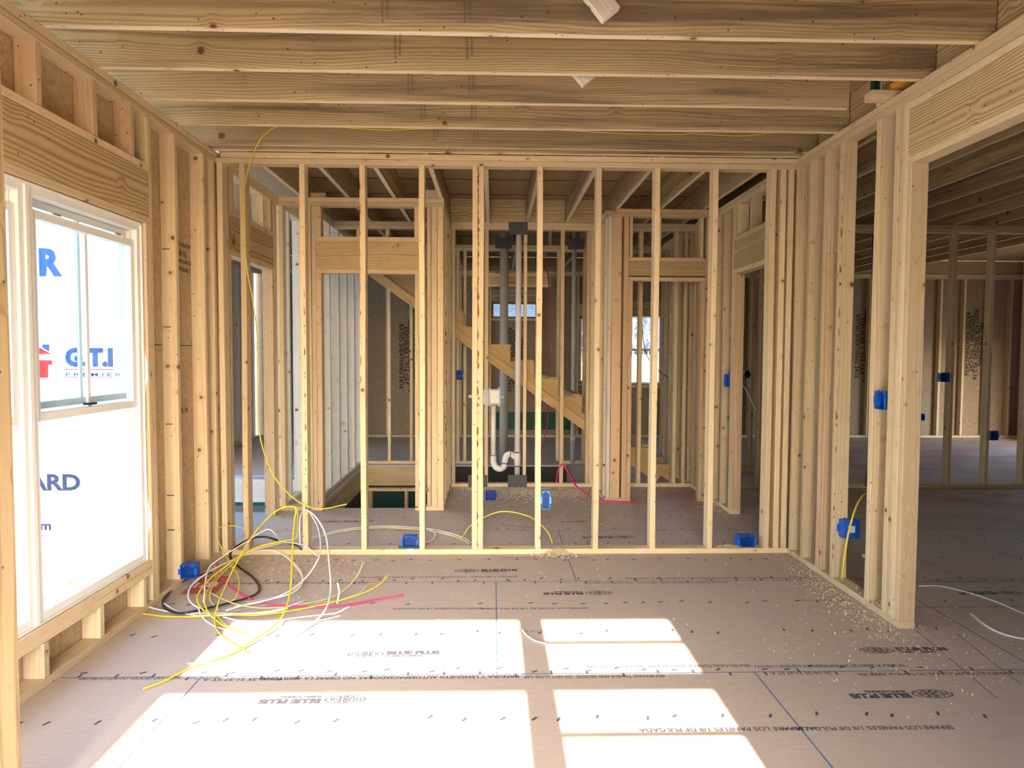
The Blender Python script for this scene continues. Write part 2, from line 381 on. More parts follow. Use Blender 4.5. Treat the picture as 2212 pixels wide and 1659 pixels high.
# floor printing and seams -------------------------------------------------
FZ = .0006
F0 = 2.952
rows = [(F0 - 1.219 * 1, 0), (F0, 0), (F0 + 1.219, 0), (F0 + 2.438, 0), (F0 + 3.657 - .02, 0), (F0 + 4.876 + 1.2, 0), (F0 + 6.5, 0)]
seam = []
for y, _ in rows[:4]: seam.append((-1.87, 8.9, y - .003, y + .003, 0, FZ))
for y in (9.3, 10.3): seam.append((1.5, 8.9, y - .004, y + .004, 0, FZ))
A0 = -1.27
for x in (A0, A0 + 2.438, A0 + 4.876, A0 + 7.3): seam.append((x - .003, x + .003, F0 - 1.219, F0, 0, FZ))
for x in (.02, 2.458, 4.9): seam.append((x - .003, x + .003, F0, F0 + 1.219, 0, FZ))
for x in (-1.9 + 2.42, 2.96, 5.4): seam.append((x - .003, x + .003, F0 + 1.219, F0 + 2.438, 0, FZ))
boxes('sheet_seams', seam, 'chalk', fl, origin=(0, 0, 0))['label'] = 'blue painted joints between the subfloor sheets'
# ruler ticks along the seams
tk = []
for y in (F0, F0 + 1.219):
    for i in range(34):
        x = -1.8 + i * .305 * .52
        s = 1 if random.random() < .5 else -1
        yy = sorted((y, y + s * .03)); tk.append((x - .005, x + .005, yy[0], yy[1], 0, FZ))
boxes('spacing_ticks', tk, 'ink', fl, origin=(0, 0, 0))['label'] = 'short black tick marks along the sheet joints'
# nail rows
nm = bmesh.new()
def nail_row(y, x0, x1, step, th):
    x = x0
    while x < x1:
        if random.random() < .93:
            b2 = bmesh.new(); box_bm(b2, -.014, .014, -.005, .005, 0, FZ + .0004)
            b2.transform(Matrix.Translation((x, y + random.uniform(-.02, .02), 0)) @ Matrix.Rotation(th + random.uniform(-.3, .3), 4, 'Z')); merge(nm, b2)
        x += step * random.uniform(.6, 1.4)
for j in range(-1, 12):
    y = 2.18 + j * .4064
    nail_row(y, -1.8, 2.05 if y < 4.6 else 2.0, .15, 1.1 if j % 2 else .4); nail_row(y, 2.3, 5.5, .3, 1.1)
for x in (A0 - .02, A0 + .02, A0 + 2.42, A0 + 2.46):
    for k in range(7): pass
nmo = link('nail_marks', nm, 'ink', fl); nmo['kind'] = 'stuff'; nmo['label'] = 'rows of dark nail marks across the subfloor'

def logo(u, v, rot=0, wid=.30, mat='ink', y=None):
    """oval HUBER mark with BLUE PLUS lettering, centred at the oval"""
    p = onz(u, v)
    bm = bmesh.new(); a, b_ = .085, .036
    N = 40
    for ra, rb in (((a, b_), (a - .008, b_ - .005)),):
        o_ = [bm.verts.new((ra[0] * math.cos(t), ra[1] * math.sin(t), 0)) for t in [2 * math.pi * i / N for i in range(N)]]
        i_ = [bm.verts.new((rb[0] * math.cos(t), rb[1] * math.sin(t), 0)) for t in [2 * math.pi * i / N for i in range(N)]]
        for i in range(N): bm.faces.new((o_[i], o_[(i + 1) % N], i_[(i + 1) % N], i_[i]))
    # letters of HUBER, stretched to fill the oval
    for i, ch in enumerate('HUBER'):
        x = (i - 2) * .027; hgt = 2 * (b_ - .008) * math.sqrt(max(.1, 1 - (abs(x) + .011) ** 2 / (a - .008) ** 2))
        t = text_mesh(ch, .04, .0012); zs = [vv.co.y for vv in t.verts]; xs = [vv.co.x for vv in t.verts]
        h_ = max(zs) - min(zs); cy = (max(zs) + min(zs)) / 2; cx = (max(xs) + min(xs)) / 2; w_ = max(xs) - min(xs)
        for vv in t.verts: vv.co.y = (vv.co.y - cy) * hgt / h_; vv.co.x = (vv.co.x - cx) * .0225 / w_ + x
        merge(bm, t)
    t = text_mesh('BLUE PLUS', .047, .0034, 1.12); xs = [vv.co.x for vv in t.verts]; dx = .098 - min(xs)
    for vv in t.verts: vv.co.x += dx; vv.co.y += .010
    merge(bm, t)
    t = text_mesh('SUBFLOORING', .021, .0014, 1.2); xs = [vv.co.x for vv in t.verts]; dx = .100 - min(xs)
    for vv in t.verts: vv.co.x += dx; vv.co.y -= .023
    merge(bm, t)
    s = wid / .20
    bm.transform(Matrix.Rotation(rot, 4, 'Z') @ Matrix.Scale(s, 4))
    for vv in bm.verts: vv.co.z = 0
    o = link('floor_logo', bm, mat, fl, (p.x, p.y, FZ + .0002)); o['label'] = 'oval maker mark with lettering printed on the subfloor'; return o
PI = math.pi
logo(1012, 1234, 0, .19); logo(1297, 1279, PI, .19); logo(795, 1416, 0, .20); logo(752, 1514, PI, .20)
logo(1900, 1398, 0, .20); logo(2020, 1491, PI, .205); logo(1352, 1158, PI, .19); logo(2185, 1271, PI, .18); logo(720, 1130, 0, .2, 'ink_faint')
logo(1290, 1125, PI, .17, 'ink_faint')
def ftext(body, u, v, size, rot=0, mat='ink', sx=1.2, wid=None):
    p = onz(u, v); t = text_mesh(body, size, size * .02, sx)
    if wid:
        xs = [vv.co.x for vv in t.verts]; k_ = wid / (max(xs) - min(xs))
        for vv in t.verts: vv.co.x *= k_
    t.transform(Matrix.Rotation(rot, 4, 'Z'))
    return link('floor_print', t, mat, fl, (p.x, p.y, FZ + .0002))
SP_ = 'RANURA Y LENGUETA AUTOESPACIADORAS, NO CIERRE LA ABERTURA.'; EN = 'SELF-SPACING TONGUE AND GROOVE - DO NOT CLOSE GAP'
ftext(SP_, 850, 1466, .034, PI, wid=1.12); ftext('01-16-25 21:37 ST A', 530, 1473, .032, PI, wid=.34); ftext(EN, 1290, 1460, .034, PI, wid=.62)
ftext('01-16-25 21:37 ST A', 1735, 1449, .032, PI, wid=.27); ftext(SP_, 2060, 1447, .034, PI, wid=.85)
ftext(EN, 1450, 1436, .034, PI, wid=.75); ftext(SP_, 1800, 1433, .034, 0, wid=.70); ftext(SP_, 760, 1443, .034, PI, 'ink_faint', wid=.9)
ftext(EN, 330, 1472, .03, PI, wid=.6); ftext(SP_, 1560, 1245, .03, 0, 'ink', wid=1.2); ftext(EN, 1420, 1256, .03, PI, wid=.9); ftext(EN, 640, 1264, .03, PI, 'ink', wid=.9); ftext(SP_, 950, 1248, .03, PI, 'ink', wid=1.0)
SE = 'SEPARE LOS PANELES 1/8 DE PULGADA'
ftext('<-- ' + SE, 1580, 1571, .034, PI, wid=.68); ftext(SE + ' -->', 1880, 1566, .034, PI, wid=.66); ftext('<-- ' + SE, 960, 1316, .028, PI, wid=.55); ftext(SE, 1160, 1314, .028, PI, wid=.6)
ftext(SE, 1100, 1364, .028, PI, 'ink_faint', wid=.6); ftext(SE, 560, 1590, .032, PI, 'ink_faint', wid=.6); ftext(SE, 1850, 1290, .028, PI, 'ink_faint', wid=.7); ftext(EN, 2100, 1248, .03, 0, wid=.9)
ftext(SE, 1180, 1204, .028, PI, 'ink_faint', wid=.6); ftext(EN, 2080, 1303, .03, 0, 'ink_faint', wid=.8)
# red print at the left corner
rb = bmesh.new(); pa, pb, pc, pd = onz(392, 1290), onz(470, 1288), onz(503, 1250), onz(437, 1254)
o_ = pa.copy(); vv = [rb.verts.new(p_ - o_) for p_ in (pa, pb, pc, pd)]; rb.faces.new(vv)
rdp = link('floor_print', rb, 'redink', fl, (pa.x, pa.y, FZ)); rdp['label'] = 'red printed panel on the subfloor under the cable heap'
t = text_mesh('1/8', .12, .004, 1.0); t.transform(Matrix.Rotation(.1, 4, 'Z')); pc = onz(445, 1270); link('floor_print', t, 'white', fl, (pc.x, pc.y, FZ + .0006))
# blue and pink chalk lines
cl = []
def fline(u0, v0, u1, v1, wd, mat, nm_):
    a, b = onz(u0, v0), onz(u1, v1); d = (b - a); L = d.length; n_ = Vector((-d.y, d.x, 0)).normalized() * wd / 2
    bm = bmesh.new(); vs_ = [bm.verts.new(p_ - a) for p_ in (a - n_, b - n_, b + n_, a + n_)]; bm.faces.new(vs_); return link(nm_, bm, mat, fl, (a.x, a.y, FZ + .0001))
M['pinkchalk'] = plain('pink_chalk', (.50, .12, .20), .9, noise=.8, nscale=30, col2=(.40, .25, .22))
for a in ((1990, 1045, 2090, 1075), (2070, 1042, 2212, 1085), (1660, 1116, 2212, 1140), (2050, 1150, 2212, 1200)): fline(*a, .012, 'pinkchalk', 'chalk_line')
fline(1085, 1133, 1150, 1140, .02, 'pinkchalk', 'chalk_line')
fline(2070, 1360, 2212, 1470, .006, 'ink_faint', 'chalk_line'); fline(1985, 1355, 2160, 1500, .006, 'ink_faint', 'chalk_line')

# ------------------------------------------------------------------ ceiling joists
main_lab = ['nearest wide ceiling joist, cut off by the top of the view', 'wide ceiling joist, second from the top of the view', 'wide ceiling joist, third from the top, with a dark stained lower band',
            'wide ceiling joist, fourth from the top, with a big ringed knot at left', 'wide ceiling joist with a yellow cable hanging across its face, fifth from the top', 'last wide ceiling joist just before the front partition']
def stamp(parent, x, y, zc):
    """mill stamp : short illegible bars and a triangle"""
    bm = bmesh.new(); st = random.Random(int(x * 1000))
    for c_ in (-.011, .011):
        z = -.045
        while z < .045:
            l_ = st.uniform(.003, .008); box_bm(bm, c_ - .006, c_ + .006 - st.uniform(0, .004), -.0006, 0, z, z + l_ * .7); z += l_ + .003
    v3 = [bm.verts.new(p_) for p_ in ((-.018, -.0007, -.052), (-.004, -.0007, -.052), (-.011, -.0007, -.066))]; bm.faces.new(v3)
    return link('mill_stamp', bm, 'ink_wood', parent, (x, y, zc))
ys = [J0 + SP * i for i in range(5)] + [4.70]
for i, y in enumerate(ys):
    t = thing('ceiling_joist', main_lab[i], 'joist', (.1, y + .019, ZC), 'ceiling joists across the front room')
    if i == 5: board('plank', -2.3, XR + .07, y, y + .035, ZC + .001, ZC + .235, 'joist', t, bow=.001); continue
    board('plank', -2.3, 2.165 if i != 2 else 1.95, y, y + PL, ZC, ZC + .235, 'joist', t, bow=.002)
    for u in (825 + i * 28, 1003 + i * 5):
        vv_ = (0, 20, 108, 183, 241, 288)[i + 1] if i < 5 else 0
        if i == 4: vv_ = 286
        p = ony(u, (18, 100, 180, 240, 284)[i], y); stamp(t, p.x, y - .0022, max(p.z, ZC + .07))
for i in (-1, -2, -3, -4, -5, -6, -7):
    y = J0 + SP * i
    tag(board('ceiling_joist', -2.3, 2.165, y, y + PL, ZC, ZC + .235, 'joist'), 'wide ceiling joist overhead, nearer than the view reaches', 'joist', 'ceiling joists above the viewpoint')
# small diagonal bridging ends
def prism_between(name, a, b, wx, wy, mat, parent=None):
    """board from a to b, square section"""
    a, b = Vector(a), Vector(b); d = b - a; L = d.length
    o = board(name, -wx / 2, wx / 2, -wy / 2, wy / 2, 0, L, mat, None, axis=2, bow=0)
    o.rotation_mode = 'QUATERNION'
    o.rotation_quaternion = d.to_track_quat('Z', 'Y'); o.location = (a + b) / 2
    return o
def diag_block(tip, lab, y, L, ang=.70):
    u_ = Vector((-math.cos(.87), 0, math.sin(.87))); w_ = Vector((math.sin(.87), 0, math.cos(.87)))
    o = board('bridging_block', -.0445, .0445, -.019, .019, -L / 2, L / 2, 'pale', None, axis=2, bow=0)
    m_ = Matrix((w_, Vector((0, 1, 0)), u_)).transposed(); c_ = tip + u_ * L / 2 + w_ * .0445
    o.rotation_euler = m_.to_euler(); o.location = (c_.x, y, c_.z); tag(o, lab, 'bridging')
diag_block(ony(1297, 42, 2.84), 'sawn end of a diagonal bridging block hanging in front of the nearest joist', 2.86, .27)
diag_block(ony(1254, 184, 3.43), 'small diagonal bridging tip peeking below the second joist', 3.45, .25)
# hall joists
hx = [-.079 + SP * k for k in range(-4, 6)]
hl = ['hall ceiling joist against the left wall', 'hall ceiling joist, second from the left wall', 'hall ceiling joist, third from the left wall', 'hall ceiling joist beside the closet corner post', 'hall ceiling joist left of the white vent pipe',
      'hall ceiling joist right of the white vent pipe', 'hall ceiling joist over the rear framed bay', 'hall ceiling joist landing on the right closet corner', 'hall ceiling joist above the right closet door header', 'hall ceiling joist nearest the right wall']
for x, lb in zip(hx, hl):
    y1 = 7.14 if -.5 < x < 1.1 else 8.6
    tag(board('hall_joist', x, x + PL, YW - .0, y1, ZC + .0005, ZC + .235, 'joist'), lb, 'joist', 'joists over the hall')
tag(board('rim_board', -.45, 1.14, 7.145, 7.185, ZC + .0005, ZC + .235, 'header'), 'wide board closing the hall joist ends above the rear stud wall', 'board')
tag(board('rim_board', XR + .075, XR + .113, -1, YW, ZC + .001, ZC + .235, 'header'), 'wide board on edge along the top of the right partition', 'board')
# right room joists
k = 0
for k in range(11):
    x = 2.36 + SP * k
    tag(board('right_room_joist', x, x + PL, 1.2, 11.3, ZC + .0005, ZC + .235, 'joist'), 'ceiling joist of the dark right room, number %s out from the partition' % ['one', 'two', 'three', 'four', 'five', 'six', 'seven', 'eight', 'nine', 'ten', 'eleven'][k], 'joist', 'ceiling joists of the dark right room')
# rear joists behind the stairs
for k in range(10):
    x = -1.75 + SP * k
    tag(board('rear_joist', x, x + PL, 8.62, 11.4, ZC + .0005, ZC + .235, 'joist'), 'ceiling joist in the far room behind the stair', 'joist', 'ceiling joists of the far room behind the stair')

# ------------------------------------------------------------------ stud walls
class Wall:
    def __init__(s, parent, axis, t0, t1, top=ZC, mat='stud'):
        s.p = parent; s.ax = axis; s.t0 = t0; s.t1 = t1; s.top = top; s.m = mat
    def b(s, name, s0, s1, z0, z1, mat=None, t0=None, t1=None, **k):
        t0 = s.t0 if t0 is None else t0; t1 = s.t1 if t1 is None else t1; mat = mat or s.m
        if s.ax == 'x': return board(name, s0, s1, t0, t1, z0, z1, mat, s.p, **k)
        return board(name, t0, t1, s0, s1, z0, z1, mat, s.p, **k)
    def plates(s, s0, s1, bottom=((None, None),), mat=None):
        s.b('top_plate', s0, s1, s.top - PL, s.top - .0005, mat); s.b('top_plate', s0, s1, s.top - 2 * PL, s.top - PL - .001, mat)
        for a, b in bottom: s.b('bottom_plate', s0 if a is None else a, s1 if b is None else b, 0.0005, PL, mat)
    def stud(s, c, z0=PL + .0005, z1=None, mat=None, w=PL, name='stud', **k):
        return s.b(name, c - w / 2, c + w / 2, z0, z1 or s.top - 2 * PL - .0005, mat, **k)
    def header(s, s0, s1, zb, zt, flat_top=True, mat='header', crip=(), gap=0):
        s.b('header_plate', s0, s1, zb, zb + PL, None)
        s.b('header', s0, s1, zb + PL + gap, zt - PL, mat)
        s.b('header_plate', s0, s1, zt - PL, zt, None)
        for c in crip: s.stud(c, zt + .0005, name='cripple_stud')

# --- front partition
wt = thing('stud_wall', 'front open stud partition facing the room, evenly spaced pale studs', 'stud wall', (.1, YW + T4 / 2, 0))
W = Wall(wt, 'x', YW, YW + T4)
W.b('top_plate', XL + .03, XR, ZC - PL, ZC - .0005); W.b('top_plate', XL, XR, ZC - 2 * PL, ZC - PL - .002)
W.b('bottom_plate', XL, 1.0, .0005, PL); W.b('bottom_plate', 1.002, XR, .0005, PL)
cent = [S0 + SP * i for i in range(-1, 9)]
for i, c in enumerate(cent):
    o = W.stud(c, bow=.004)
    if i == 2 or i == 1:   # bark wane down one edge
        pass
W.stud(cent[4] - PL - .002, bow=.001)
W.stud(XR - .03); W.stud(XR - .085); W.stud(XL + .019)
def wane(parent, x, y, z0, z1, n, wmax, seed):
    rr = random.Random(seed); bm = bmesh.new(); z = z0
    while z < z1:
        L = rr.uniform(.015, .09); w_ = rr.uniform(.2, 1) * wmax
        pts = [(0, z), (w_, z + L * .3), (w_ * rr.uniform(.4, 1), z + L * .7), (0, z + L)]
        vs_ = [bm.verts.new((px - w_ / 2, rr.uniform(-.0003, 0), pz)) for px, pz in pts]
        bm.faces.new(vs_); z += L + rr.uniform(0, .12) * (1 if n < 1 else n)
    o = link('bark_edge', bm, 'bark', parent, (x, y, 0)); o['label'] = 'ragged reddish bark left on the stud edge'; return o
wane(wt, cent[4] - .019, YW - .0045, .06, 2.68, .06, .013, 3); wane(wt, cent[4] - .016, YW - .0046, 1.3, 2.68, .5, .016, 33)
wane(wt, cent[2] - .013, YW - .0045, 1.2, 2.55, .8, .007, 5)
wane(wt, cent[1] + .010, YW - .0045, .3, 1.85, .8, .010, 6)

# --- right partition with the wide opening
wt = thing('stud_wall', 'right partition with a wide cased opening and a thick post of nailed studs at its near end', 'stud wall', (XR + T4 / 2, 3.5, 0))
W = Wall(wt, 'y', XR, XR + T4)
W.b('top_plate', -.8, YW + T4, ZC - PL, ZC - .0005, t1=XR + T4); W.b('top_plate', -.8, YW + T4, ZC - 2 * PL, ZC - PL - .001)
W.b('bottom_plate', 3.417, YW + T4, .0005, PL)
W.b('header_plate', .6, 3.452, 2.656, 2.694); W.b('header', .6, 3.452, 2.42, 2.655, 'header', t1=XR + T4 - .002); W.b('header_plate', .6, 3.452, 2.381, 2.419)
W.b('stud', 3.417, 3.452, PL, 2.38, name_ := None) if False else None
W.stud(3.436, z1=2.380, w=.036); W.stud(3.474, w=.036); W.stud(3.512, w=.036); W.stud(3.552, w=.038)
W.stud(3.727, bow=.003); W.stud(4.126); W.b('stud', 4.256, 4.292, PL, 2.05, 'pink'); W.b('stud', 4.256, 4.292, 2.053, ZC - 2 * PL, 'stud'); W.b('stud', 4.296, 4.334, PL, ZC - 2 * PL, 'pink')
W.stud(4.53); W.stud(4.717); W.stud(.58); 
o = bmesh.new(); rr = random.Random(4)
for k in range(26):   # split fibres near the foot of the post
    z = rr.uniform(.28, .62); x = XR + .012 + rr.random() * .06; L = rr.uniform(.03, .10)
    vs_ = [o.verts.new(p_) for p_ in ((x, 3.4145 - rr.random() * .003, z), (x + .004, 3.414, z), (x + .003 + rr.random() * .01, 3.411 - rr.random() * .004, z + L))]; o.faces.new(vs_)
link('split_fibres', o, 'chip', wt)['label'] = 'torn pale wood fibres low on the post'
wane(wt, XR + .002, 4.1035, .15, 2.4, .5, .012, 9)

# --- stub near the left edge of the view
wt = thing('stud_wall', 'end of a stud partition standing nearest the viewer at the left edge', 'stud wall', (-1.6, 2.0, 0))
W = Wall(wt, 'x', 1.95, 2.04)
px_ = ony(20, 750, 2.04).x
W.plates(XL + .002, px_); W.stud(px_ - .019, mat='joist'); W.stud(-1.84)

# --- left exterior wall
wl = struct_empty('wall_left', (XL, 2.5, 0))
W = Wall(wl, 'y', XL - T4, XL)
W.b('top_plate', -.8, 4.97, ZC - PL, ZC - .0005, bow=.0005); W.b('top_plate', -.8, 4.97, ZC - 2 * PL, ZC - PL - .003)
W.b('bottom_plate', 2.05, 4.97, .0005, PL)
W.b('header_plate', 2.05, 3.82, 2.112, 2.150); W.b('header', 2.05, 3.82, 2.151, 2.398, 'header'); W.b('header_plate', 2.05, 3.82, 2.399, 2.436)
for c in (2.53, 2.93, 3.33, 3.665): W.stud(c, 2.437, name='cripple_stud', mat='pink')
W.stud(3.84, bow=.003); W.stud(3.80, z1=2.111, w=.036); W.stud(1.93); W.stud(1.89)
W.stud(4.147); W.stud(4.548); W.stud(4.70); W.stud(4.842); W.stud(4.885)
W.stud(4.94, z0=.0385, name='corner_stud')
W.b('rough_sill', 2.06, 3.78, .228, .265); W.b('rough_sill', 2.06, 3.78, .189, .2272)
for c in (2.50, 2.882, 3.292, 3.70): W.stud(c, z1=.1885, name='cripple_stud')
XO = XL - T4
she = boxes('sheathing', [(XO - .012, XO - .0005, -.8, 2.05, 0, ZC), (XO - .012, XO - .0005, 3.785, 5.0, 0, ZC), (XO - .012, XO - .0005, 2.05, 3.785, 0, .262), (XO - .012, XO - .0005, 2.05, 3.785, 2.115, ZC)][1:], 'osb', wl)
def wtext(body, size, loc, face, parent, mat='ink_wood', rotv=0, bold=.0):
    """flat text on a wall; face '+x' looks towards +x, '-y' looks towards -y"""
    t_ = text_mesh(body, size, bold); t_.transform(Matrix.Rotation(rotv, 4, 'Z'))
    if face == '-y': m_ = Matrix.Rotation(PI / 2, 4, 'X')
    elif face == '+x': m_ = Matrix.Rotation(PI / 2, 4, 'Z') @ Matrix.Rotation(PI / 2, 4, 'X')
    t_.transform(m_); return link('printed_text', t_, mat, parent, loc)
M['stampblack'] = plain('black_stamp', (.03, .027, .022), .8, noise=.3, nscale=90, col2=(.2, .13, .06))
XS = XO + .0008
wtext('RATED SHEATHING', .034, (XS, 4.42, 2.09), '+x', wl, 'stampblack', 0, .001)
wtext('24/16', .06, (XS, 4.40, 2.035), '+x', wl, 'stampblack', 0, .001)
wtext('SIZED FOR SPACING', .034, (XS, 4.42, 1.985), '+x', wl, 'stampblack', 0, .001)
wtext('EXPOSURE 1', .036, (XS, 4.42, 1.935), '+x', wl, 'stampblack', 0, .001)
wtext('24/16  7/16 CAT.', .05, (XS, 3.965, 2.05), '+x', wl, 'stampblack', PI / 2, .001)
wtext('SPACE 1/8', .04, (XS, 4.36, 1.04), '+x', wl, 'stampblack', 0, .001); wtext('NIST', .05, (XS, 3.98, .93), '+x', wl, 'stampblack', 0, .001)
wtext('FACE', .05, (XS, 3.98, .83), '+x', wl, 'stampblack', 0, .001)
boxes('seam_line', [(XS - .0005, XS + .0003, 3.9, 4.7, 1.452, 1.458)], 'greensheet', wl)
nl = []
for z in (1.98, 1.70, .88, .72, .38): nl.append((XL - .06, XL - .03, 4.122, 4.1265, z, z + .006))
boxes('toe_nails', [(XL - .075, XL - .035, 4.118, 4.127, z, z + .005) for z in (2.02, 1.56, .98, .55, .34)], 'darksteel', wl)

# window in the left wall ---------------------------------------------------
wn = struct_empty('window_1', (XO, 2.94, .266))
def window_unit(y0, y1, z0, z1, xi, xo, parent, open_bottom=True):
    f = .032
    boxes('window_frame', [(xo, xi, y0, y0 + f, z0, z1), (xo, xi, y1 - f, y1, z0, z1), (xo, xi, y0 + f, y1 - f, z1 - f, z1), (xo, xi, y0 + f, y1 - f, z0, z0 + .035),
                           (xo + .02, xo + .03, y0 + f, y0 + f + .012, z0, z1), (xo + .02, xo + .03, y1 - f - .012, y1 - f, z0, z1),
                           (xo + .05, xo + .056, y0 + f, y0 + f + .012, z0, z1), (xo + .05, xo + .056, y1 - f - .012, y1 - f, z0, z1)], 'white', parent, bev=.0015)
    a, b = y0 + f + .002, y1 - f - .002
    for nm_, x0, x1, s0, s1, r in (('outer_sash', xo + .006, xo + .03, 1.165, z1 - f - .002, .032), ('inner_sash', xo + .034, xi - .014, 1.118, z1 - f - .055, .036)):
        sh = boxes(nm_, [(x0, x1, a, a + r, s0, s1), (x0, x1, b - r, b, s0, s1), (x0, x1, a + r, b - r, s1 - r, s1), (x0, x1, a + r, b - r, s0, s0 + r)], 'white', parent, bev=.0015)
        xm = (x0 + x1) / 2; ym = (a + b) / 2
        boxes('glass', [(xm - .002, xm + .002, a + r - .004, b - r + .004, s0 + r - .004, s1 - r + .004)], 'glass', sh)
        boxes('muntin', [(xm - .006, xm + .006, ym - .010, ym + .010, s0 + r, s1 - r)], 'white', sh)
    boxes('latch', [(xi - .014, xi - .004, a + .14, a + .19, z1 - f - .055, z1 - f - .045), (xi - .014, xi - .004, b - .19, b - .14, z1 - f - .055, z1 - f - .045)], 'steel', parent, bev=.001)
    boxes('balance_clip', [(xo + .045, xi - .004, ym - .03, ym + .02, 1.162, 1.172)], 'black', parent)
window_unit(2.870, 3.757, .275, 2.095, XL - .02, XO - .018, wn)
window_unit(2.085, 2.845, .275, 2.095, XL - .02, XO - .018, wn)
boxes('mullion', [(XO - .018, XL - .012, 2.845, 2.870, .275, 2.095)], 'white', wn, bev=.002)
boxes('nailing_trim', [(XO - .02, XL - .012, 3.757, 3.767, .268, 2.105), (XO - .02, XL - .012, 2.075, 2.085, .268, 2.105), (XO - .02, XL - .012, 2.075, 3.767, 2.095, 2.107), (XO - .02, XL - .012, 2.075, 3.767, .266, .275)], 'white', wn, bev=.0015)
# loose flap of wrap beside the window
bm = bmesh.new(); rr = random.Random(2); n = 40; pr = None
for i in range(n + 1):
    z = .30 + 1.55 * i / n; wd = .03 + .02 * math.sin(i * .3) + rr.uniform(-.004, .004); wd *= min(1, (n - i) / 6) + .001
    row = [bm.verts.new((XO + .035 + wd * j / 3 * 1.0 + .004 * math.sin(i * .9 + j), 3.7805 - .002 - .004 * abs(math.sin(i * .5 + j * 1.3)), z)) for j in range(4)]
    if pr:
        for j in range(3): bm.faces.new((pr[j], pr[j + 1], row[j + 1], row[j]))
    pr = row
fp = link('wrap_flap', bm, 'wrap', wn, smooth=True); md = fp.modifiers.new('s', 'SOLIDIFY'); md.thickness = .001
fp['label'] = 'crumpled white wrap folded round the window stud'

# --- wall behind the viewer : window wall that shapes the sun
wb = struct_empty('wall_back', (0, -.85, 0))
YB = -.8
def zat(y): return (y - YB) * SUN_SLOPE
pan = [(-1.357, .137), (.262, .932)]
zt = zat(3.655); rows_ = [(zat(2.957) , zt), (zat(2.15) - .02, zat(2.823)), (.9, 1.58), (.35, .85)]
B = [(-1.98, pan[0][0], YB - .1, YB, 0, ZC), (pan[0][1], pan[1][0], YB - .03, YB, .35, zt), (pan[1][1], 9.0, YB - .1, YB, 0, 3.0), (pan[0][0], pan[1][1], YB - .1, YB, zt, 3.0), (pan[0][0], pan[1][1], YB - .1, YB, 0, .35), (-1.98, pan[0][0], YB - .1, YB, ZC, 3.0)]
for (a, b), (c, d) in zip(rows_[:-1], rows_[1:]): B.append((pan[0][0], pan[1][1], YB - .03, YB - .002, d, a))
bk = boxes('sheathing', B, 'osb', wb)
mz = [(pan[1][0], pan[1][1], YB - .012, YB - .004, z - .011, z + .011) for z in (zat(3.283), zat(2.476), 1.24, .6)]
boxes('window_muntins', mz, 'white', wb)
boxes('sheathing', [(XO - .012, XO, -.8, 2.05, 0, .5), (XO - .012, XO, 1.6, 2.05, .5, ZC), (XO - .012, XO, -.8, 1.6, 2.4, ZC), (XO - .012, XO, -.8, -.6, .5, 2.4)], 'osb', wl)  # opening added behind the viewer to let in more sky light

# --- hall left wall with doorway
wt = thing('stud_wall', 'left hall wall framed round a doorway with a deep header', 'stud wall', (XL, 5.5, 0))
W = Wall(wt, 'y', XL - T4, XL)
W.plates(4.975, 8.5, bottom=((5.94, 8.5),))
W.header(4.99, 5.945, 2.112, 2.436, crip=(5.03, 5.36, 5.70)); W.stud(4.975 + .019 - .012, z0=.001, z1=2.11, w=.024, mat='stud')
W.stud(5.925, z0=.001, z1=2.111, mat='pink'); W.stud(5.965, mat='stud'); W.stud(6.003); W.stud(5.90, 2.437, w=.06, mat='pink', name='cripple_stud')
for y in (6.12, 6.4, 6.8, 7.2, 7.6, 8.0, 8.4): W.stud(y, mat='pale')
boxes('bark_edge', [(XL - .001, XL + .001, 6.014, 6.021, .1, 2.3)], 'wrap', wt)

# --- left closet front wall
wt = thing('stud_wall', 'stud wall with the left closet doorway above the open stairwell', 'stud wall', (-1.16, 6.12, 0))
Y1 = 6.08; W = Wall(wt, 'x', Y1, Y1 + T4)
W.plates(XL + .001, -.44, bottom=((XL, -1.525), (-.697, -.44)), mat=None)
for c in (-1.866, -1.622): W.stud(c)
W.stud(-1.58, mat='stud'); W.stud(-1.538, z1=2.11, mat='pink', w=.044); W.stud(-.678, z1=2.11); W.stud(-.638)
W.b('stud', -.590, -.555, PL, ZC - 2 * PL); W.b('stud', -.551, -.500, PL, ZC - 2 * PL); W.b('stud', -.498, -.445, PL, ZC - 2 * PL)
W.header(-1.558, -.660, 2.110, 2.430); W.stud(-1.538, 2.4305, w=.044, mat='pink', name='cripple_stud'); W.stud(-.68, 2.4305, name='cripple_stud')
wt = thing('stud_wall', 'short side wall of the left closet running back from its corner post', 'stud wall', (-.48, 6.65, 0))
W = Wall(wt, 'y', -.529, -.44); W.plates(6.175, 7.145); 
for y in (6.20, 6.45, 6.8, 7.09): W.stud(y)
wane(wt, -.436, 6.3, .4, 2.2, .4, .01, 12)

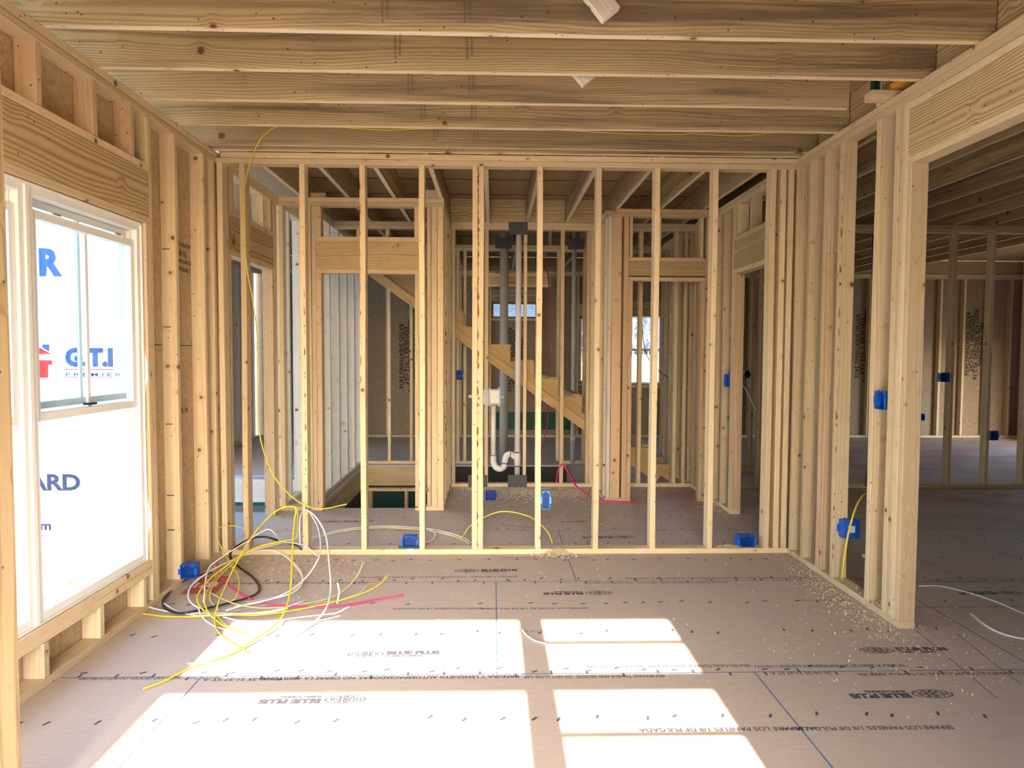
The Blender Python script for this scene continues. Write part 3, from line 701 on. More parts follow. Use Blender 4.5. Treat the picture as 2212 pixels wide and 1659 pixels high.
# --- rear wall
wt = thing('stud_wall', 'rear open stud wall holding the white plumbing pipes', 'stud wall', (.3, 7.19, 0))
YR = 7.15; W = Wall(wt, 'x', YR, YR + T4)
W.plates(-.438, 2.096, bottom=((-.438, 2.09),))
for a, b in ((-.436, -.40), (-.092, -.054), (.314, .348), (.702, .740), (.975, 1.011), (1.013, 1.049)): W.b('stud', a, b, PL, ZC - 2 * PL)
for u in (1382, 1478): W.stud(ony(u, 900, YR).x)
W.b('stud', 1.9, 1.938, PL, ZC - 2 * PL)
wt = thing('stud_wall', 'stub wall above the stairwell seen over the left closet header', 'stud wall', (-1.2, 7.19, 2.1))
W = Wall(wt, 'x', YR, YR + T4); W.b('top_plate', -1.66, -.54, ZC - PL, ZC - .001); W.b('top_plate', -1.66, -.54, ZC - 2 * PL, ZC - PL - .001)
for x in (-1.40, -1.10, -.80): W.stud(x, 2.46, name='cripple_stud')
W.header(-1.66, -.54, 2.30, 2.458)
wt = thing('stud_wall', 'open stud frame across the middle of the dark right room', 'stud wall', (4, 7.1, 0))
W = Wall(wt, 'x', 7.08, 7.08 + T4); W.plates(2.2, 8.9)
for k in range(-6, 10):
    x = 4.846 + SP * k
    if x > 2.25 and x < 8.8: W.stud(x)

# --- right closet
wt = thing('stud_wall', 'pinkish stud wall with the right closet doorway', 'stud wall', (1.57, 6.47, 0))
Y2 = 6.43; W = Wall(wt, 'x', Y2, Y2 + T4, mat='pink')
W.b('top_plate', 1.15, XR, ZC - PL, ZC - .001); W.b('top_plate', 1.062, XR, ZC - 2 * PL, ZC - PL - .001); W.b('bottom_plate', 1.062, 1.312, .0005, PL); W.b('bottom_plate', 1.965, XR, .0005, PL)
W.b('stud', 1.078, 1.110, PL, ZC - 2 * PL, 'pale'); W.b('stud', 1.113, 1.203, PL, ZC - 2 * PL, 'pink'); W.b('stud', 1.222, 1.270, PL, ZC - 2 * PL); W.b('stud', 1.272, 1.311, PL, 2.098)
W.b('stud', 1.963, 1.999, PL, 2.098); W.b('stud', 2.001, 2.039, PL, ZC - 2 * PL)
W.b('header_plate', 1.272, 2.0, 2.10, 2.136, 'stud'); W.b('header', 1.272, 2.0, 2.148, 2.283, 'header'); W.b('header_plate', 1.272, 2.0, 2.284, 2.321, 'stud')
for c in (1.291, 1.558, 1.96): W.stud(c, 2.322, w=.03, mat='stud', name='cripple_stud')
wt = thing('stud_wall', 'short side wall of the right closet running back to the rear wall', 'stud wall', (1.1, 6.8, 0))
W = Wall(wt, 'y', 1.062, 1.15); W.plates(6.52, 7.145)
for y in (6.55, 6.82, 7.12): W.stud(y)

# --- hall right wall
wt = thing('stud_wall', 'right hall wall framed round a doorway with a strongly figured header', 'stud wall', (XR + .04, 5.6, 0))
W = Wall(wt, 'y', XR, XR + T4)
W.plates(4.84, 8.5, bottom=((5.92, 8.5),))
W.header(4.93, 5.955, 2.112, 2.436, crip=(5.18, 5.58, 5.87)); W.stud(4.935, z0=.001, z1=2.11); W.stud(4.895)
W.stud(5.935, z0=PL, z1=2.111, w=.036, mat='pink'); W.stud(5.973); W.stud(6.21); W.stud(6.40)
for y in (6.56, 6.8, 7.1, 7.3, 7.7, 8.1): W.stud(y)

# --- stair side wall
wt = thing('stud_wall', 'pale stud wall along the left side of the open stairwell', 'stud wall', (-1.69, 7.5, 0))
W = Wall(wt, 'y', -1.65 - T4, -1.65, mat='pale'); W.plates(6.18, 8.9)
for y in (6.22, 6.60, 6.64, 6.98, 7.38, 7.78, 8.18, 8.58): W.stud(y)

# --- wall on the far side of the stair
wt = thing('stud_wall', 'stud frame beyond the stair, in front of the far windows', 'stud wall', (.5, 8.7, 0))
YF = 8.66; W = Wall(wt, 'x', YF, YF + T4)
W.plates(-1.64, 2.9, bottom=((-1.64, -.2), (.9, 1.3)))
for u in (989, 1004, 1205, 1214, 1262, 1344, 1440, 1472): W.stud(ony(u, 800, YF).x)
W.stud(ony(840, 800, YF).x); W.stud(ony(888, 800, YF).x); W.header(-.28, .72, 2.25, 2.42, crip=(-.1, .3, .6))
wt = thing('stud_wall', 'lone stud frame in the far room right of the far window', 'stud wall', (2.3, 9.3, 0))
W = Wall(wt, 'x', 9.25, 9.34)
p = onz(1438, 985); W.plates(p.x - .1, p.x + 1.2, bottom=((p.x - .06, p.x + .06),)); W.b('stud', p.x - .05, p.x + .05, PL, ZC - 2 * PL); W.stud(p.x + .5); W.stud(p.x + .9); W.stud(p.x + .3)

# --- far exterior wall
wf = struct_empty('wall_far', (2, 11.4, 0))
YE = 11.4; W = Wall(wf, 'x', YE, YE + T4)
W.plates(-3.9, 8.95)
wins = [(-.015, .711, 2.01, 2.24), (2.30, 2.82, .90, 2.05), (1.45, 1.55, .93, 2.0)]
x = -3.8
while x < 8.9:
    if not any(a - .03 < x < b + .03 for a, b, _, _ in wins): W.stud(x)
    x += SP
for a, b, z0, z1 in wins:
    W.stud(a - .04); W.stud(b + .04); W.b('header', a - .02, b + .02, z1 + .03, z1 + .24, 'header'); W.b('rough_sill', a - .02, b + .02, z0 - .06, z0 - .02)
xs = sorted([-3.95] + [v for a, b, _, _ in wins for v in (a, b)] + [8.98]); L = []
ww = sorted(wins); cur = -3.95
for a, b, z0, z1 in ww:
    L.append((cur, a, YE + T4, YE + T4 + .012, -.02, ZC)); L.append((a, b, YE + T4, YE + T4 + .012, -.02, z0)); L.append((a, b, YE + T4, YE + T4 + .012, z1, ZC)); cur = b
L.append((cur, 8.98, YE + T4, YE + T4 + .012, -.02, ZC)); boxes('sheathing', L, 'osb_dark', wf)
boxes('green_panel', [(-.3, 1.35, YE + T4 - .006, YE + T4 - .001, .12, .42)], 'greensheet', wf)
boxes('rim', [(-3.95, 8.98, YE + .02, YE + .06, ZC + .001, 3.0)], 'joist', wf)
for n_, (a, b, z0, z1) in enumerate(wins):
    wo = struct_empty('window_%d' % (n_ + 2), ((a + b) / 2, YE + T4, z0)); f = .03 if z1 - z0 > .6 else .012; y0, y1 = YE + .05, YE + T4 + .02
    L = [(a, a + f, y0, y1, z0, z1), (b - f, b, y0, y1, z0, z1), (a + f, b - f, y0, y1, z1 - f, z1), (a + f, b - f, y0, y1, z0, z0 + f)]
    if z1 - z0 > .6: zm = (z0 + z1) / 2; L.append((a + f, b - f, y0 + .01, y1 - .01, zm - .02, zm + .02))
    boxes('window_frame', L, 'white' if z1 - z0 > .6 else 'joist', wo); boxes('glass', [(a + f, b - f, YE + .085, YE + .088, z0 + f, z1 - f)], 'glass', wo)
# far right exterior wall with openings that light the dark room
we = struct_empty('wall_right', (9, 5, 0))
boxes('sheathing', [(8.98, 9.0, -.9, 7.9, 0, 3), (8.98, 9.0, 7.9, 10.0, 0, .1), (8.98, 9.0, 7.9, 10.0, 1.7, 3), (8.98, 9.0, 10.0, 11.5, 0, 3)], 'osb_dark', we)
W = Wall(we, 'y', 8.89, 8.975); W.plates(-.8, 11.4, bottom=((-.8, 7.9), (10.0, 11.4)))
for y in (7.0, 7.4, 7.86, 10.04, 10.5, 11.0): W.stud(y)
# text blocks on the sheathing of the far room
for x, z in ((ony(866, 780, 11.48).x, 1.35), (ony(1852, 700, 11.48).x, 1.55), (ony(1100, 780, 11.48).x, 1.3), (ony(2090, 700, 11.48).x, 1.6)):
    for j, s_ in enumerate(('RATED SHEATHING 24/16', 'EXPOSURE 1  7/16 CAT.', 'SIZED FOR SPACING  PS 2-18', 'THIS SIDE DOWN')):
        wtext(s_, .095, (x + j * .075, YE + T4 - .002, z), '-y', wf, 'stampblack', -PI / 2, .003)

# --- garage walls beyond the left doorway and outside the left window
wg = struct_empty('wall_garage', (-5, 5.05, -.6))
GY = 5.05
boxes('sheathing', [(-8, XO - .013, GY, GY + .012, -.40, 3.0)], 'wrap', wg)
boxes('foundation', [(-8, XO - .013, GY + .002, GY + .2, -.75, -.401)], 'concrete', wg)
W = Wall(wg, 'x', GY + .014, GY + .014 + T4, mat='pale'); W.b('top_plate', -8, -2.0, ZC - PL, ZC); 
for k in range(14): W.stud(-2.1 - SP * k, z0=-.4)
def gtext(body, u0, v0, u1, v1, mat, bold=0., par=None):
    """text fitted into the box between two photo points measured on the wrapped wall"""
    a, b = ony(u0, v1, GY), ony(u1, v0, GY); t_ = text_mesh(body, 1.0, bold)
    xs_ = [q_.co.x for q_ in t_.verts]; ys_ = [q_.co.y for q_ in t_.verts]
    for q_ in t_.verts:
        q_.co.x = (q_.co.x - min(xs_)) / (max(xs_) - min(xs_)) * (b.x - a.x); q_.co.z = (q_.co.y - min(ys_)) / (max(ys_) - min(ys_)) * (b.z - a.z); q_.co.y = 0
    o_ = link('wrap_print', t_, mat, wg, (a.x, GY - .001, a.z)); return o_
gtext('R', 83, 545, 131, 606, 'wrapblue', .05)
gtext('G.T.I', 141, 759, 243, 801, 'wrapblue', .06); gtext('P R E M I E R', 142, 813, 262, 821, 'wrapblue', .01)
gtext('ARD', 62, 1032, 175, 1069, 'wrapgrey', .035); gtext('m', 90, 1140, 113, 1154, 'wrapgrey', .03); gtext('oducts', 84, 1163, 114, 1169, 'wrapgrey', 0); gtext('®', 176, 1030, 183, 1038, 'wrapgrey')
def gpoly(pts, mat):
    ps = [ony(u, v, GY) for u, v in pts]; bm = bmesh.new(); vs_ = [bm.verts.new(p_ - ps[0]) for p_ in ps]; bm.faces.new(vs_); return link('wrap_print', bm, mat, wg, (ps[0].x, GY - .0012, ps[0].z))
gpoly([(138, 805), (246, 805), (246, 806.6), (138, 806.6)], 'wrapred'); gpoly([(138, 822), (246, 822), (246, 823.2), (138, 823.2)], 'wrapred')
gpoly([(70, 774), (111, 774), (88, 761), (70, 761)], 'wrapred'); gpoly([(70, 787), (112, 787), (112, 797), (104, 797), (104, 825), (70, 825)], 'wrapred'); gpoly([(91, 753), (106, 753), (106, 768), (91, 760)], 'wrapblue')
boxes('sheathing', [(-3.955, -3.942, 7.84, 11.4, -.02, 3.0)], 'wrap', wg)
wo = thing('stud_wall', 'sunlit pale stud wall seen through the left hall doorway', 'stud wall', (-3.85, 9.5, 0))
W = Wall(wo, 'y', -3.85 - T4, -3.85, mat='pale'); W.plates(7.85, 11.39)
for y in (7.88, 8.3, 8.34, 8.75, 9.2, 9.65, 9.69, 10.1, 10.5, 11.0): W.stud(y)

# ------------------------------------------------------------------ stair flight
st = thing('stair_flight', 'unfinished wooden stair climbing to the left behind the rear stud wall', 'stairs', (1.0, 7.8, 0))
def stringer(y):
    bm = bmesh.new(); lay = None; RI, RU = .184, .2565; pts = []
    ks = list(range(-7, 8)); top = []
    for k_ in ks[1:]:
        zt_ = 1.507 - RI * k_; xr = .181 + RU * k_
        top += [(xr - RU, zt_), (xr, zt_)]
    xe = top[-1][0]; ze = top[-1][1]
    low = lambda x_: 1.273 - .717 * (x_ - .181)
    top = [(x_, z_) for x_, z_ in top if x_ < 2.0]
    bot = [(1.98, .04), (1.90, .04)] if low(1.98) < .04 else [(1.98, low(1.98))]
    poly = top + [(top[-1][0], .04), (1.90, .04), (top[0][0], low(top[0][0]))]
    lay = bm.verts.layers.float_vector.new('gr'); ca, sa = math.cos(.622), math.sin(.622)
    vf = []; vb = []
    for (x_, z_) in poly:
        for yy, L_ in ((y, vf), (y + PL, vb)):
            v_ = bm.verts.new((x_, yy, z_)); v_[lay] = (x_ * ca - z_ * sa, x_ * sa + z_ * ca - 1.2, yy - y); L_.append(v_)
    bm.faces.new(vf); bm.faces.new(list(reversed(vb)))
    for i in range(len(poly)): j = (i + 1) % len(poly); bm.faces.new((vf[i], vf[j], vb[j], vb[i]))
    bmesh.ops.recalc_face_normals(bm, faces=bm.faces); link('stringer', bm, 'stair', st, (0, 0, 0))
for y in (7.30, 7.78, 8.30): stringer(y)
for y in (7.268,):
    a = Vector((-1.5, y, 1.273 - .717 * (-1.681) - .062)); b = Vector((1.78, y, .067)); d = b - a
    o = prism_between('stringer_brace', a, b, .037, .095, 'stair'); o.parent = st; o.location = o.location - Vector(st.location)
for k_ in range(-6, 7, 1):
    zt_ = 1.507 - .184 * k_; xr = .181 + .2565 * k_
    if k_ % 1 == 0 and 0 < k_: board('tread_cleat', xr - .10, xr - .01, 7.345, 8.3, zt_ + .001, zt_ + .019, 'stair', st)

# ------------------------------------------------------------------ plumbing
def cyl(name, p0, p1, r, mat, parent=None): return tube(name, [p0, p1], r, mat, parent, seg=20, smooth_sub=1)
vp = thing('vent_pipe', 'tall thin white plumbing pipe standing in the rear stud wall', 'pipe', (.26, 7.1, .04))
cyl('pipe', (.255, 7.19, .04), (.262, 7.19, 3.0), .030, 'pvc', vp); cyl('tee', (.255, 7.19, .22), (.255, 7.19, .38), .036, 'pvc', vp)
cyl('coupling_ring', (.255, 7.19, .36), (.255, 7.19, .372), .038, 'purple', vp); cyl('coupling_ring', (.255, 7.19, .212), (.255, 7.19, .222), .038, 'purple', vp)
dp = thing('drain_trap', 'white drain pipe with a curved trap below the grey laundry box', 'pipe', (0, 7.1, .15))
cyl('standpipe', (.0, 7.19, .33), (.0, 7.19, .86), .028, 'pvc', dp)
tr = [(.0, 7.19, .34), (.002, 7.19, .26), (.03, 7.185, .205), (.075, 7.18, .19), (.115, 7.18, .215), (.125, 7.18, .28), (.14, 7.18, .33), (.175, 7.185, .345), (.22, 7.19, .325), (.25, 7.19, .30)]
tube('trap', tr, .033, 'pvc', dp, seg=16); cyl('coupling_ring', (0, 7.19, .33), (0, 7.19, .338), .036, 'purple', dp)
cyl('coupling_ring', (.122, 7.18, .245), (.123, 7.18, .255), .036, 'purple', dp); cyl('coupling_ring', (.178, 7.185, .34), (.186, 7.185, .34), .036, 'purple', dp)
wbx = thing('laundry_box', 'pale grey laundry outlet box between two studs of the rear wall', 'outlet box', (0, 7.15, .86))
a, b = -.095, .085
boxes('housing', [(-.05, .075, 7.14, 7.15, .87, .885), (-.05, .075, 7.14, 7.15, 1.02, 1.035), (-.05, -.035, 7.14, 7.15, .885, 1.02), (.062, .075, 7.14, 7.15, .885, 1.02), (-.05, .075, 7.19, 7.2, .87, 1.035)], 'pvcgrey', wbx, bev=.002)
for x_ in (-.048, .047):
    for z_ in (.852, 1.034): boxes('tab', [(x_, x_ + .022, 7.138, 7.152, z_, z_ + .02)], 'pvcgrey', wbx, bev=.003)
boxes('side_bracket', [(-.115, -.051, 7.137, 7.147, .875, 1.03)], 'pvcgrey', wbx, bev=.001); boxes('side_bracket', [(.076, .11, 7.137, 7.147, .94, .965)], 'pvcgrey', wbx, bev=.001); boxes('side_bracket', [(-.26, -.116, 7.139, 7.145, .945, .975)], 'pvcgrey', wbx, bev=.001)
boxes('panel', [(-.035, .062, 7.16, 7.165, .885, 1.02)], 'pvc', wbx)
def plate(x0, x1, y, z0, z1, lab, rot=0):
    o = boxes('nail_plate', [(x0, x1, y - .003, y, z0, z1)], 'darksteel', None, bev=.0006); tag(o, lab, 'metal plate', 'dark protective plates over the pipes'); return o
plate(.154, .352, YR - .004, 2.643, 2.772, 'dark square plate at the top of the thin white pipe')
plate(.156, .357, YR - .004, .001, .13, 'dark plate at the foot of the thin white pipe')
plate(-.264, -.06, YR - .004, .003, .13, 'dark plate on the rear wall foot behind the doubled stud')
bpipe = thing('soil_pipe', 'thick grey white pipe behind the stair, left of the thin one', 'pipe', (.13, 8.62, 0)); 
bx = (ony(1078, 700, 8.6).x + ony(1097, 700, 8.6).x) / 2
cyl('pipe', (bx, 8.6, .02), (bx, 8.6, 2.95), .053, 'pvcgrey', bpipe)
p, q_ = ony(1068, 536, 8.5), ony(1103, 513, 8.5); plate(p.x, q_.x, 8.54, p.z, q_.z, 'black plate on the thick pipe near the ceiling')
rx = ony(1238, 800, 8.6).x; rp = thing('soil_pipe', 'medium grey white pipe behind the stair at the right', 'pipe', (rx, 8.62, 0))
cyl('pipe', (rx, 8.6, .02), (rx, 8.6, 2.95), .028, 'pvcgrey', rp); cyl('coupling_ring', (rx, 8.6, .3), (rx, 8.6, .36), .034, 'pvcgrey', rp)
p, q_ = ony(1225, 536, 8.5), ony(1260, 512, 8.5); plate(p.x, q_.x, 8.56, p.z, q_.z, 'dark grey plate on the right pipe near the ceiling')
p, q_ = ony(1225, 1040, 7.28), ony(1270, 1002, 7.28); plate(p.x, q_.x, 7.25, max(.04, p.z), q_.z, 'black panel at the foot of the right grey pipe')

# ------------------------------------------------------------------ electrical boxes
def ebox(lab, loc, size=(.095, .06, .095), yaw=0, open_to='-y', mat='blue', bracket=None, pitch=0):
    w_, d_, h_ = size; t = thing('outlet_box', lab, 'electrical box', loc, 'plastic outlet boxes'); th = .004
    L = [(-w_ / 2, -w_ / 2 + th, 0, d_, 0, h_), (w_ / 2 - th, w_ / 2, 0, d_, 0, h_), (-w_ / 2 + th, w_ / 2 - th, 0, d_, 0, th), (-w_ / 2 + th, w_ / 2 - th, 0, d_, h_ - th, h_), (-w_ / 2 + th, w_ / 2 - th, d_ - th, d_, th, h_ - th),
         (-w_ / 2 - .012, -w_ / 2, 0, .006, h_ * .3, h_ * .7), (w_ / 2, w_ / 2 + .012, 0, .006, h_ * .3, h_ * .7), (-w_ * .25, -w_ * .1, 0, .008, h_, h_ + .006), (w_ * .1, w_ * .25, 0, .008, h_, h_ + .006)]
    bm = bmesh.new()
    for b_ in L: box_bm(bm, *b_, 0, .0012)
    bmesh.ops.recalc_face_normals(bm, faces=bm.faces)
    o = link('box_shell', bm, mat); o.parent = t
    bm = bmesh.new(); box_bm(bm, -w_ / 2 + th, w_ / 2 - th, d_ - th - .003, d_ - th - .0005, th, h_ - th); o = link('box_back', bm, 'bluein'); o.parent = t
    for sx in (-1, 1):
        bm = bmesh.new(); box_bm(bm, sx * w_ * .3 - .006, sx * w_ * .3 + .006, .004, .02, h_ - .016, h_ - .004, 0, .001); o = link('screw_boss', bm, mat); o.parent = t
    if bracket:
        bm = bmesh.new()
        for b_ in bracket: box_bm(bm, *b_, 0, .0006)
        o = link('bracket', bm, 'steel'); o.parent = t
    t.rotation_euler = (pitch, 0, yaw); return t
# on the right wall studs (open side faces the room)
ebox('blue outlet box at switch height on the right partition', (XR + .001, 3.648, 1.12), (.092, .078, .098), -PI / 2, bracket=[(-.06, -.056, -.0, .04, .02, .07)])
b_ = ebox('big blue outlet box low on the right partition, beside a yellow cable', (2.18, 4.10, .300), (.105, .055, .108), PI)
bm = bmesh.new(); box_bm(bm, -.02, .022, .0555, .0565, .035, .075); o = link('sticker', bm, 'wrap'); o.parent = b_; o['label'] = 'white square sticker'
br = [(-.02, .028, -.012, -.009, -.028, .004), (-.012, .02, -.009, 0, .0, .003)]
ebox('blue outlet box sitting on the front partition foot left of the middle', (-.585, YW + .01, .0395), (.098, .075, .085), 0, bracket=br)
boxes('cleat', [(-.665, -.50, YW + .02, YW + .04, .0385, .05)], 'greensheet')['label'] = 'thin green strip under the blue box on the partition foot'
bpy.context.scene.objects['cleat']['category'] = 'strip'
ebox('blue outlet box tipped on the front partition foot at the right end', (1.815, YW + .02, .0395), (.115, .08, .08), .12, bracket=[(-.035, .03, -.016, -.012, -.03, .003)])
ebox('dark blue box lying open on the hall floor in front of the rear wall', (-.02, 6.50, .001), (.10, .08, .085), .1)
p = ony(1182, 1098, 4.78); lb = ebox('pale sky blue box nailed to the side of a front stud, middle right', (.372, YW + .01, p.z), (.055, .05, .13), 0, mat='lblue')
ebox('blue outlet box low by the left exterior wall corner', (XL + .048, 4.10, .05), (.088, .075, .085), 0)
ebox('blue switch box on the right hall wall', (XR + .002, 6.09, 1.12), (.12, .075, .11), -PI / 2, bracket=None)
ebox('small blue box on a stud beyond the stair at left', (-.425, 8.60, 1.075), (.085, .05, .12), 0)
ebox('blue box at switch height on the dark room frame', (4.77, 7.075, 1.13), (.095, .06, .095), 0, bracket=[(.05, .085, -.004, .0, 0, .095)])
ebox('blue box low on the dark room frame near the right edge', (5.325, 7.075, .51), (.085, .06, .10), 0, bracket=[(-.09, -.05, -.004, .0, 0, .095)])
ebox('small dark blue box deep in the right room beside the post', (ony(1993, 893, 11.33).x, 11.335, ony(1992, 901, 11.33).z), (.10, .06, .12), 0)
p = ony(1614, 812, 8.34); ebox('black switch box seen through the right hall doorway', (p.x, 8.34, p.z), (.06, .05, .09), 0, mat='black')

# studs further behind the right hall doorway
wt = thing('stud_wall', 'dark stud wall glimpsed through the right hall doorway', 'stud wall', (2.9, 7.6, 0))
W = Wall(wt, 'x', 8.4, 8.49, mat='pink'); W.plates(2.2, 3.9)
for x in (2.30, 2.55, 2.95, 3.02, 3.22, 3.4, 3.8): W.stud(x)

# ------------------------------------------------------------------ cables
def P(cx, cy, Y=None, z=.006):    # traced on the enlarged detail of the heap
    return Q(360 + cx / 3.95, 1080 + cy / 3.95, Y, z)
def Q(u, v, Y=None, z=.006):
    if Y is None: return onz(u, v, z)
    p_ = ony(u, v, Y); return p_ if p_.z > .012 else onz(u, v, .012)
HG = 'loose cables of the floor heap'
def cable(lab, pts, mat, r=.0048, group=None, tip=None):
    o = tube('cable', pts, r, mat, None, seg=8, flat=.7, smooth_sub=7)
    for_min = min((o.matrix_basis @ v.co).z for v in o.data.vertices)
    return tag(o, lab, 'cable', group)
cable('long yellow cable hanging from the joists at left and curling up at its free end',
      [Q(u, v, 4.50) for u, v in ((1672, 281), (1594, 289), (1496, 285), (1467, 287), (1429, 287), (1330, 286), (1230, 281), (1100, 277), (925, 279), (838, 283), (780, 281), (690, 275), (625, 273), (600, 275), (578, 286), (558, 306))] +
      [Q(u, v, 4.62) for u, v in ((541, 340), (534, 363), (524, 409), (522.5, 441), (524, 480), (526, 520), (528, 560), (534, 602), (542, 640), (550, 690), (556, 760), (558, 820), (557, 883), (561, 937), (572, 983), (588, 1024), (610, 1055), (635, 1079), (661, 1095), (697, 1103), (751, 1092))], 'yellow', .0052)
cable('yellow cable rising in a tall hoop above the heap', [Q(315, 1495), P(0, 1572), P(200, 1468), P(450, 1385), P(620, 1310, z=.015), P(800, 1190, z=.03), P(950, 1080, z=.04), P(1030, 950, 3.55), P(1075, 760, 3.78), P(1085, 450, 4.12), P(1100, 200, 4.36), P(1112, 90, 4.42),
      P(1060, 72, 4.40), P(980, 92, 4.38), P(880, 165, 4.32), P(760, 305, 4.18), P(640, 500, 4.03), P(560, 660, 3.90), P(500, 800, 3.75), P(450, 930, 3.62), P(430, 1060, z=.02), P(470, 1160, z=.012), P(600, 1250), P(720, 1320)], 'yellow', .0055, HG)
cable('second yellow cable dropping close beside the first inside the hoop', [P(1125, 85, 4.44), P(1128, 200, 4.44), P(1120, 330, 4.5), P(1060, 360, 4.45), P(850, 405, 4.35), P(700, 465, 4.3), P(560, 560, z=.10), P(420, 700, z=.08), P(345, 860, z=.06), P(360, 960, z=.04), P(440, 1050, z=.02), P(560, 1120), P(700, 1160, z=.012)], 'yellow', .005, HG)
cable('white cable sweeping in a high arc at the right of the heap', [P(1085, 1205), P(1250, 1080, z=.02), P(1370, 950, z=.08), P(1415, 780, 3.78), P(1400, 550, 4.08), P(1370, 320, 4.40), P(1290, 170, 4.50), P(1205, 105, 4.55), P(1160, 130, 4.6), P(1145, 230, 4.65), P(1150, 390, 4.68)], 'wcable', .0052, HG)
cable('thin white cable curving inside the high white arc', [P(1225, 112, 4.55), P(1300, 250, 4.5), P(1325, 400, 4.30), P(1300, 530, z=.16), P(1200, 680, z=.06), P(1050, 800, z=.03), P(850, 880, z=.02), P(600, 930)], 'wcable', .004, HG)
cable('white cable in a flat oval ring round the heap', [P(300, 950, z=.02), P(225, 900, z=.03), P(200, 830, z=.04), P(240, 740, z=.06), P(400, 620, z=.09), P(650, 500, z=.10), P(850, 447, z=.10), P(1000, 480, z=.09), P(1130, 600, z=.06), P(1175, 690, z=.04), P(1130, 780, z=.03), P(1000, 840, z=.02), P(700, 910, z=.015), P(520, 965, z=.012)], 'wcable', .0052, HG)
cable('white cable with a kinked peak behind the heap', [P(330, 900, z=.03), P(360, 640, z=.10), P(440, 540, z=.14), P(700, 370, z=.20), P(820, 290, z=.24), P(885, 270, z=.25), P(930, 300, z=.22), P(990, 370, z=.14), P(1100, 385, z=.12), P(1200, 410, z=.08), P(1300, 495, z=.02)], 'wcable', .004, HG)
cable('white cable ending in a flick at the near edge of the shade', [P(1575, 920, z=.03), P(1450, 980), P(1200, 1010), P(900, 1050), P(650, 1050), P(500, 1020, z=.012)], 'wcable', .0055, HG)
cable('grey white cable hooking out low at the near left of the heap', [P(290, 950, z=.02), P(320, 1020), P(430, 1100), P(600, 1135), P(800, 1130), P(1050, 1085), P(1330, 1040), P(1500, 1000)], 'wcable', .0045, HG)
cable('white cable reaching from the window sill into the heap', [Q(197, 1259, z=.10), Q(251, 1286, z=.06), Q(320, 1316, z=.02), Q(389, 1330), Q(460, 1330, z=.01), Q(540, 1330, z=.02), Q(600, 1322, z=.02), Q(660, 1302, z=.02)], 'wcable', .005, HG)
cable('yellow cable with its cut end raised by the window sill', [Q(151, 1266, z=.10), Q(197, 1287, z=.06), Q(256, 1319, z=.02), Q(320, 1334), Q(412, 1339), Q(480, 1334, z=.012), Q(560, 1333, z=.018), Q(640, 1322, z=.018), Q(720, 1305, z=.02), Q(790, 1283, z=.03), Q(826, 1262, z=.04), Q(842, 1244, z=.06)], 'yellow', .0058, HG)
cable('yellow cable ending in a thin upturned tip above the pink one', [P(330, 780, z=.03), P(400, 820, z=.03), P(550, 890, z=.02), P(700, 928, z=.015), P(900, 940), P(1200, 900), P(1400, 850), P(1530, 780, z=.02), P(1640, 660, z=.05), P(1692, 540, z=.10)], 'cream', .0045, HG)
cable('yellow cable looping tightly at the back left of the heap', [P(700, 270, 4.6), P(560, 240, 4.6), P(450, 262, 4.55), P(428, 310, 4.5), P(480, 430, 4.4), P(560, 570, z=.10), P(620, 660, z=.07), P(635, 760, z=.05), P(600, 860, z=.03), P(540, 890, z=.012)], 'yellow', .004, HG)
cable('bundle side yellow cable arched over the red floor print', [P(1060, 358, z=.16), P(900, 385, z=.17), P(760, 430, z=.16), P(620, 510, z=.14), P(500, 600, z=.11), P(380, 700, z=.08), P(280, 840, z=.05), P(310, 940, z=.03), P(430, 1040, z=.012)], 'yellow', .0055, HG)
cable('pale cable arched just under the yellow arch', [P(1000, 385, z=.14), P(850, 420, z=.14), P(700, 470, z=.12), P(560, 580, z=.09), P(450, 690, z=.06), P(390, 800, z=.04), P(390, 880, z=.02), P(460, 960)], 'cream', .0045, HG)
cable('thin yellow cable following the rear of the white oval', [P(870, 440, z=.11), P(1000, 460, z=.11), P(1100, 550, z=.09), P(1165, 640, z=.05), P(1160, 730, z=.03), P(1060, 810, z=.02)], 'cream', .0042, HG)
cable('thick black cable coiled through the heap in an S', [P(1160, 437, z=.05), P(1110, 400, z=.06), P(980, 368, z=.12), P(850, 335, z=.16), P(740, 347, z=.15), P(620, 410, z=.12), P(558, 470, z=.09), P(568, 530, z=.06), P(640, 600, z=.03), P(740, 670, z=.02), P(800, 740, z=.012), P(800, 800, z=.012), P(720, 850, z=.012), P(550, 900, z=.012), P(350, 950, z=.012), P(150, 990, z=.012), P(20, 960, z=.012), P(-12, 890, z=.012), P(60, 790, z=.015), P(180, 705, z=.02), P(350, 650, z=.03), P(400, 640, z=.03)], 'bcable', .0085, HG)
cable('bright pink cable lying across the front of the heap', [P(445, 560, z=.05), P(470, 660, z=.03), P(560, 760, z=.02), P(700, 850, z=.012), P(850, 900, z=.012), P(1050, 920, z=.015), P(1300, 927, z=.015), P(1550, 912), P(1800, 862, z=.01), P(2040, 820, z=.02)], 'pcable', .007, HG)
cable('grey cable with a short tip behind the pink one', [P(1215, 866, z=.02), P(1100, 882), P(950, 900), P(750, 935), P(600, 975)], 'gcable', .0045, HG)
cable('brownish grey cable with a frayed tip right of the heap', [P(1720, 735, z=.05), P(1650, 805, z=.02), P(1450, 872), P(1250, 890), P(1000, 900, z=.012)], 'gcable', .0045, HG)
cable('short white cable tip standing up right of the heap', [P(1473, 720, z=.12), P(1487, 800, z=.06), P(1470, 895, z=.01)], 'wcable', .005, HG)
cable('yellow white cable running out into the sun patch', [P(440, 1010, z=.01), P(560, 1112), P(750, 1172), P(950, 1205), P(1100, 1240), P(1185, 1252)], 'cream', .0055, HG)
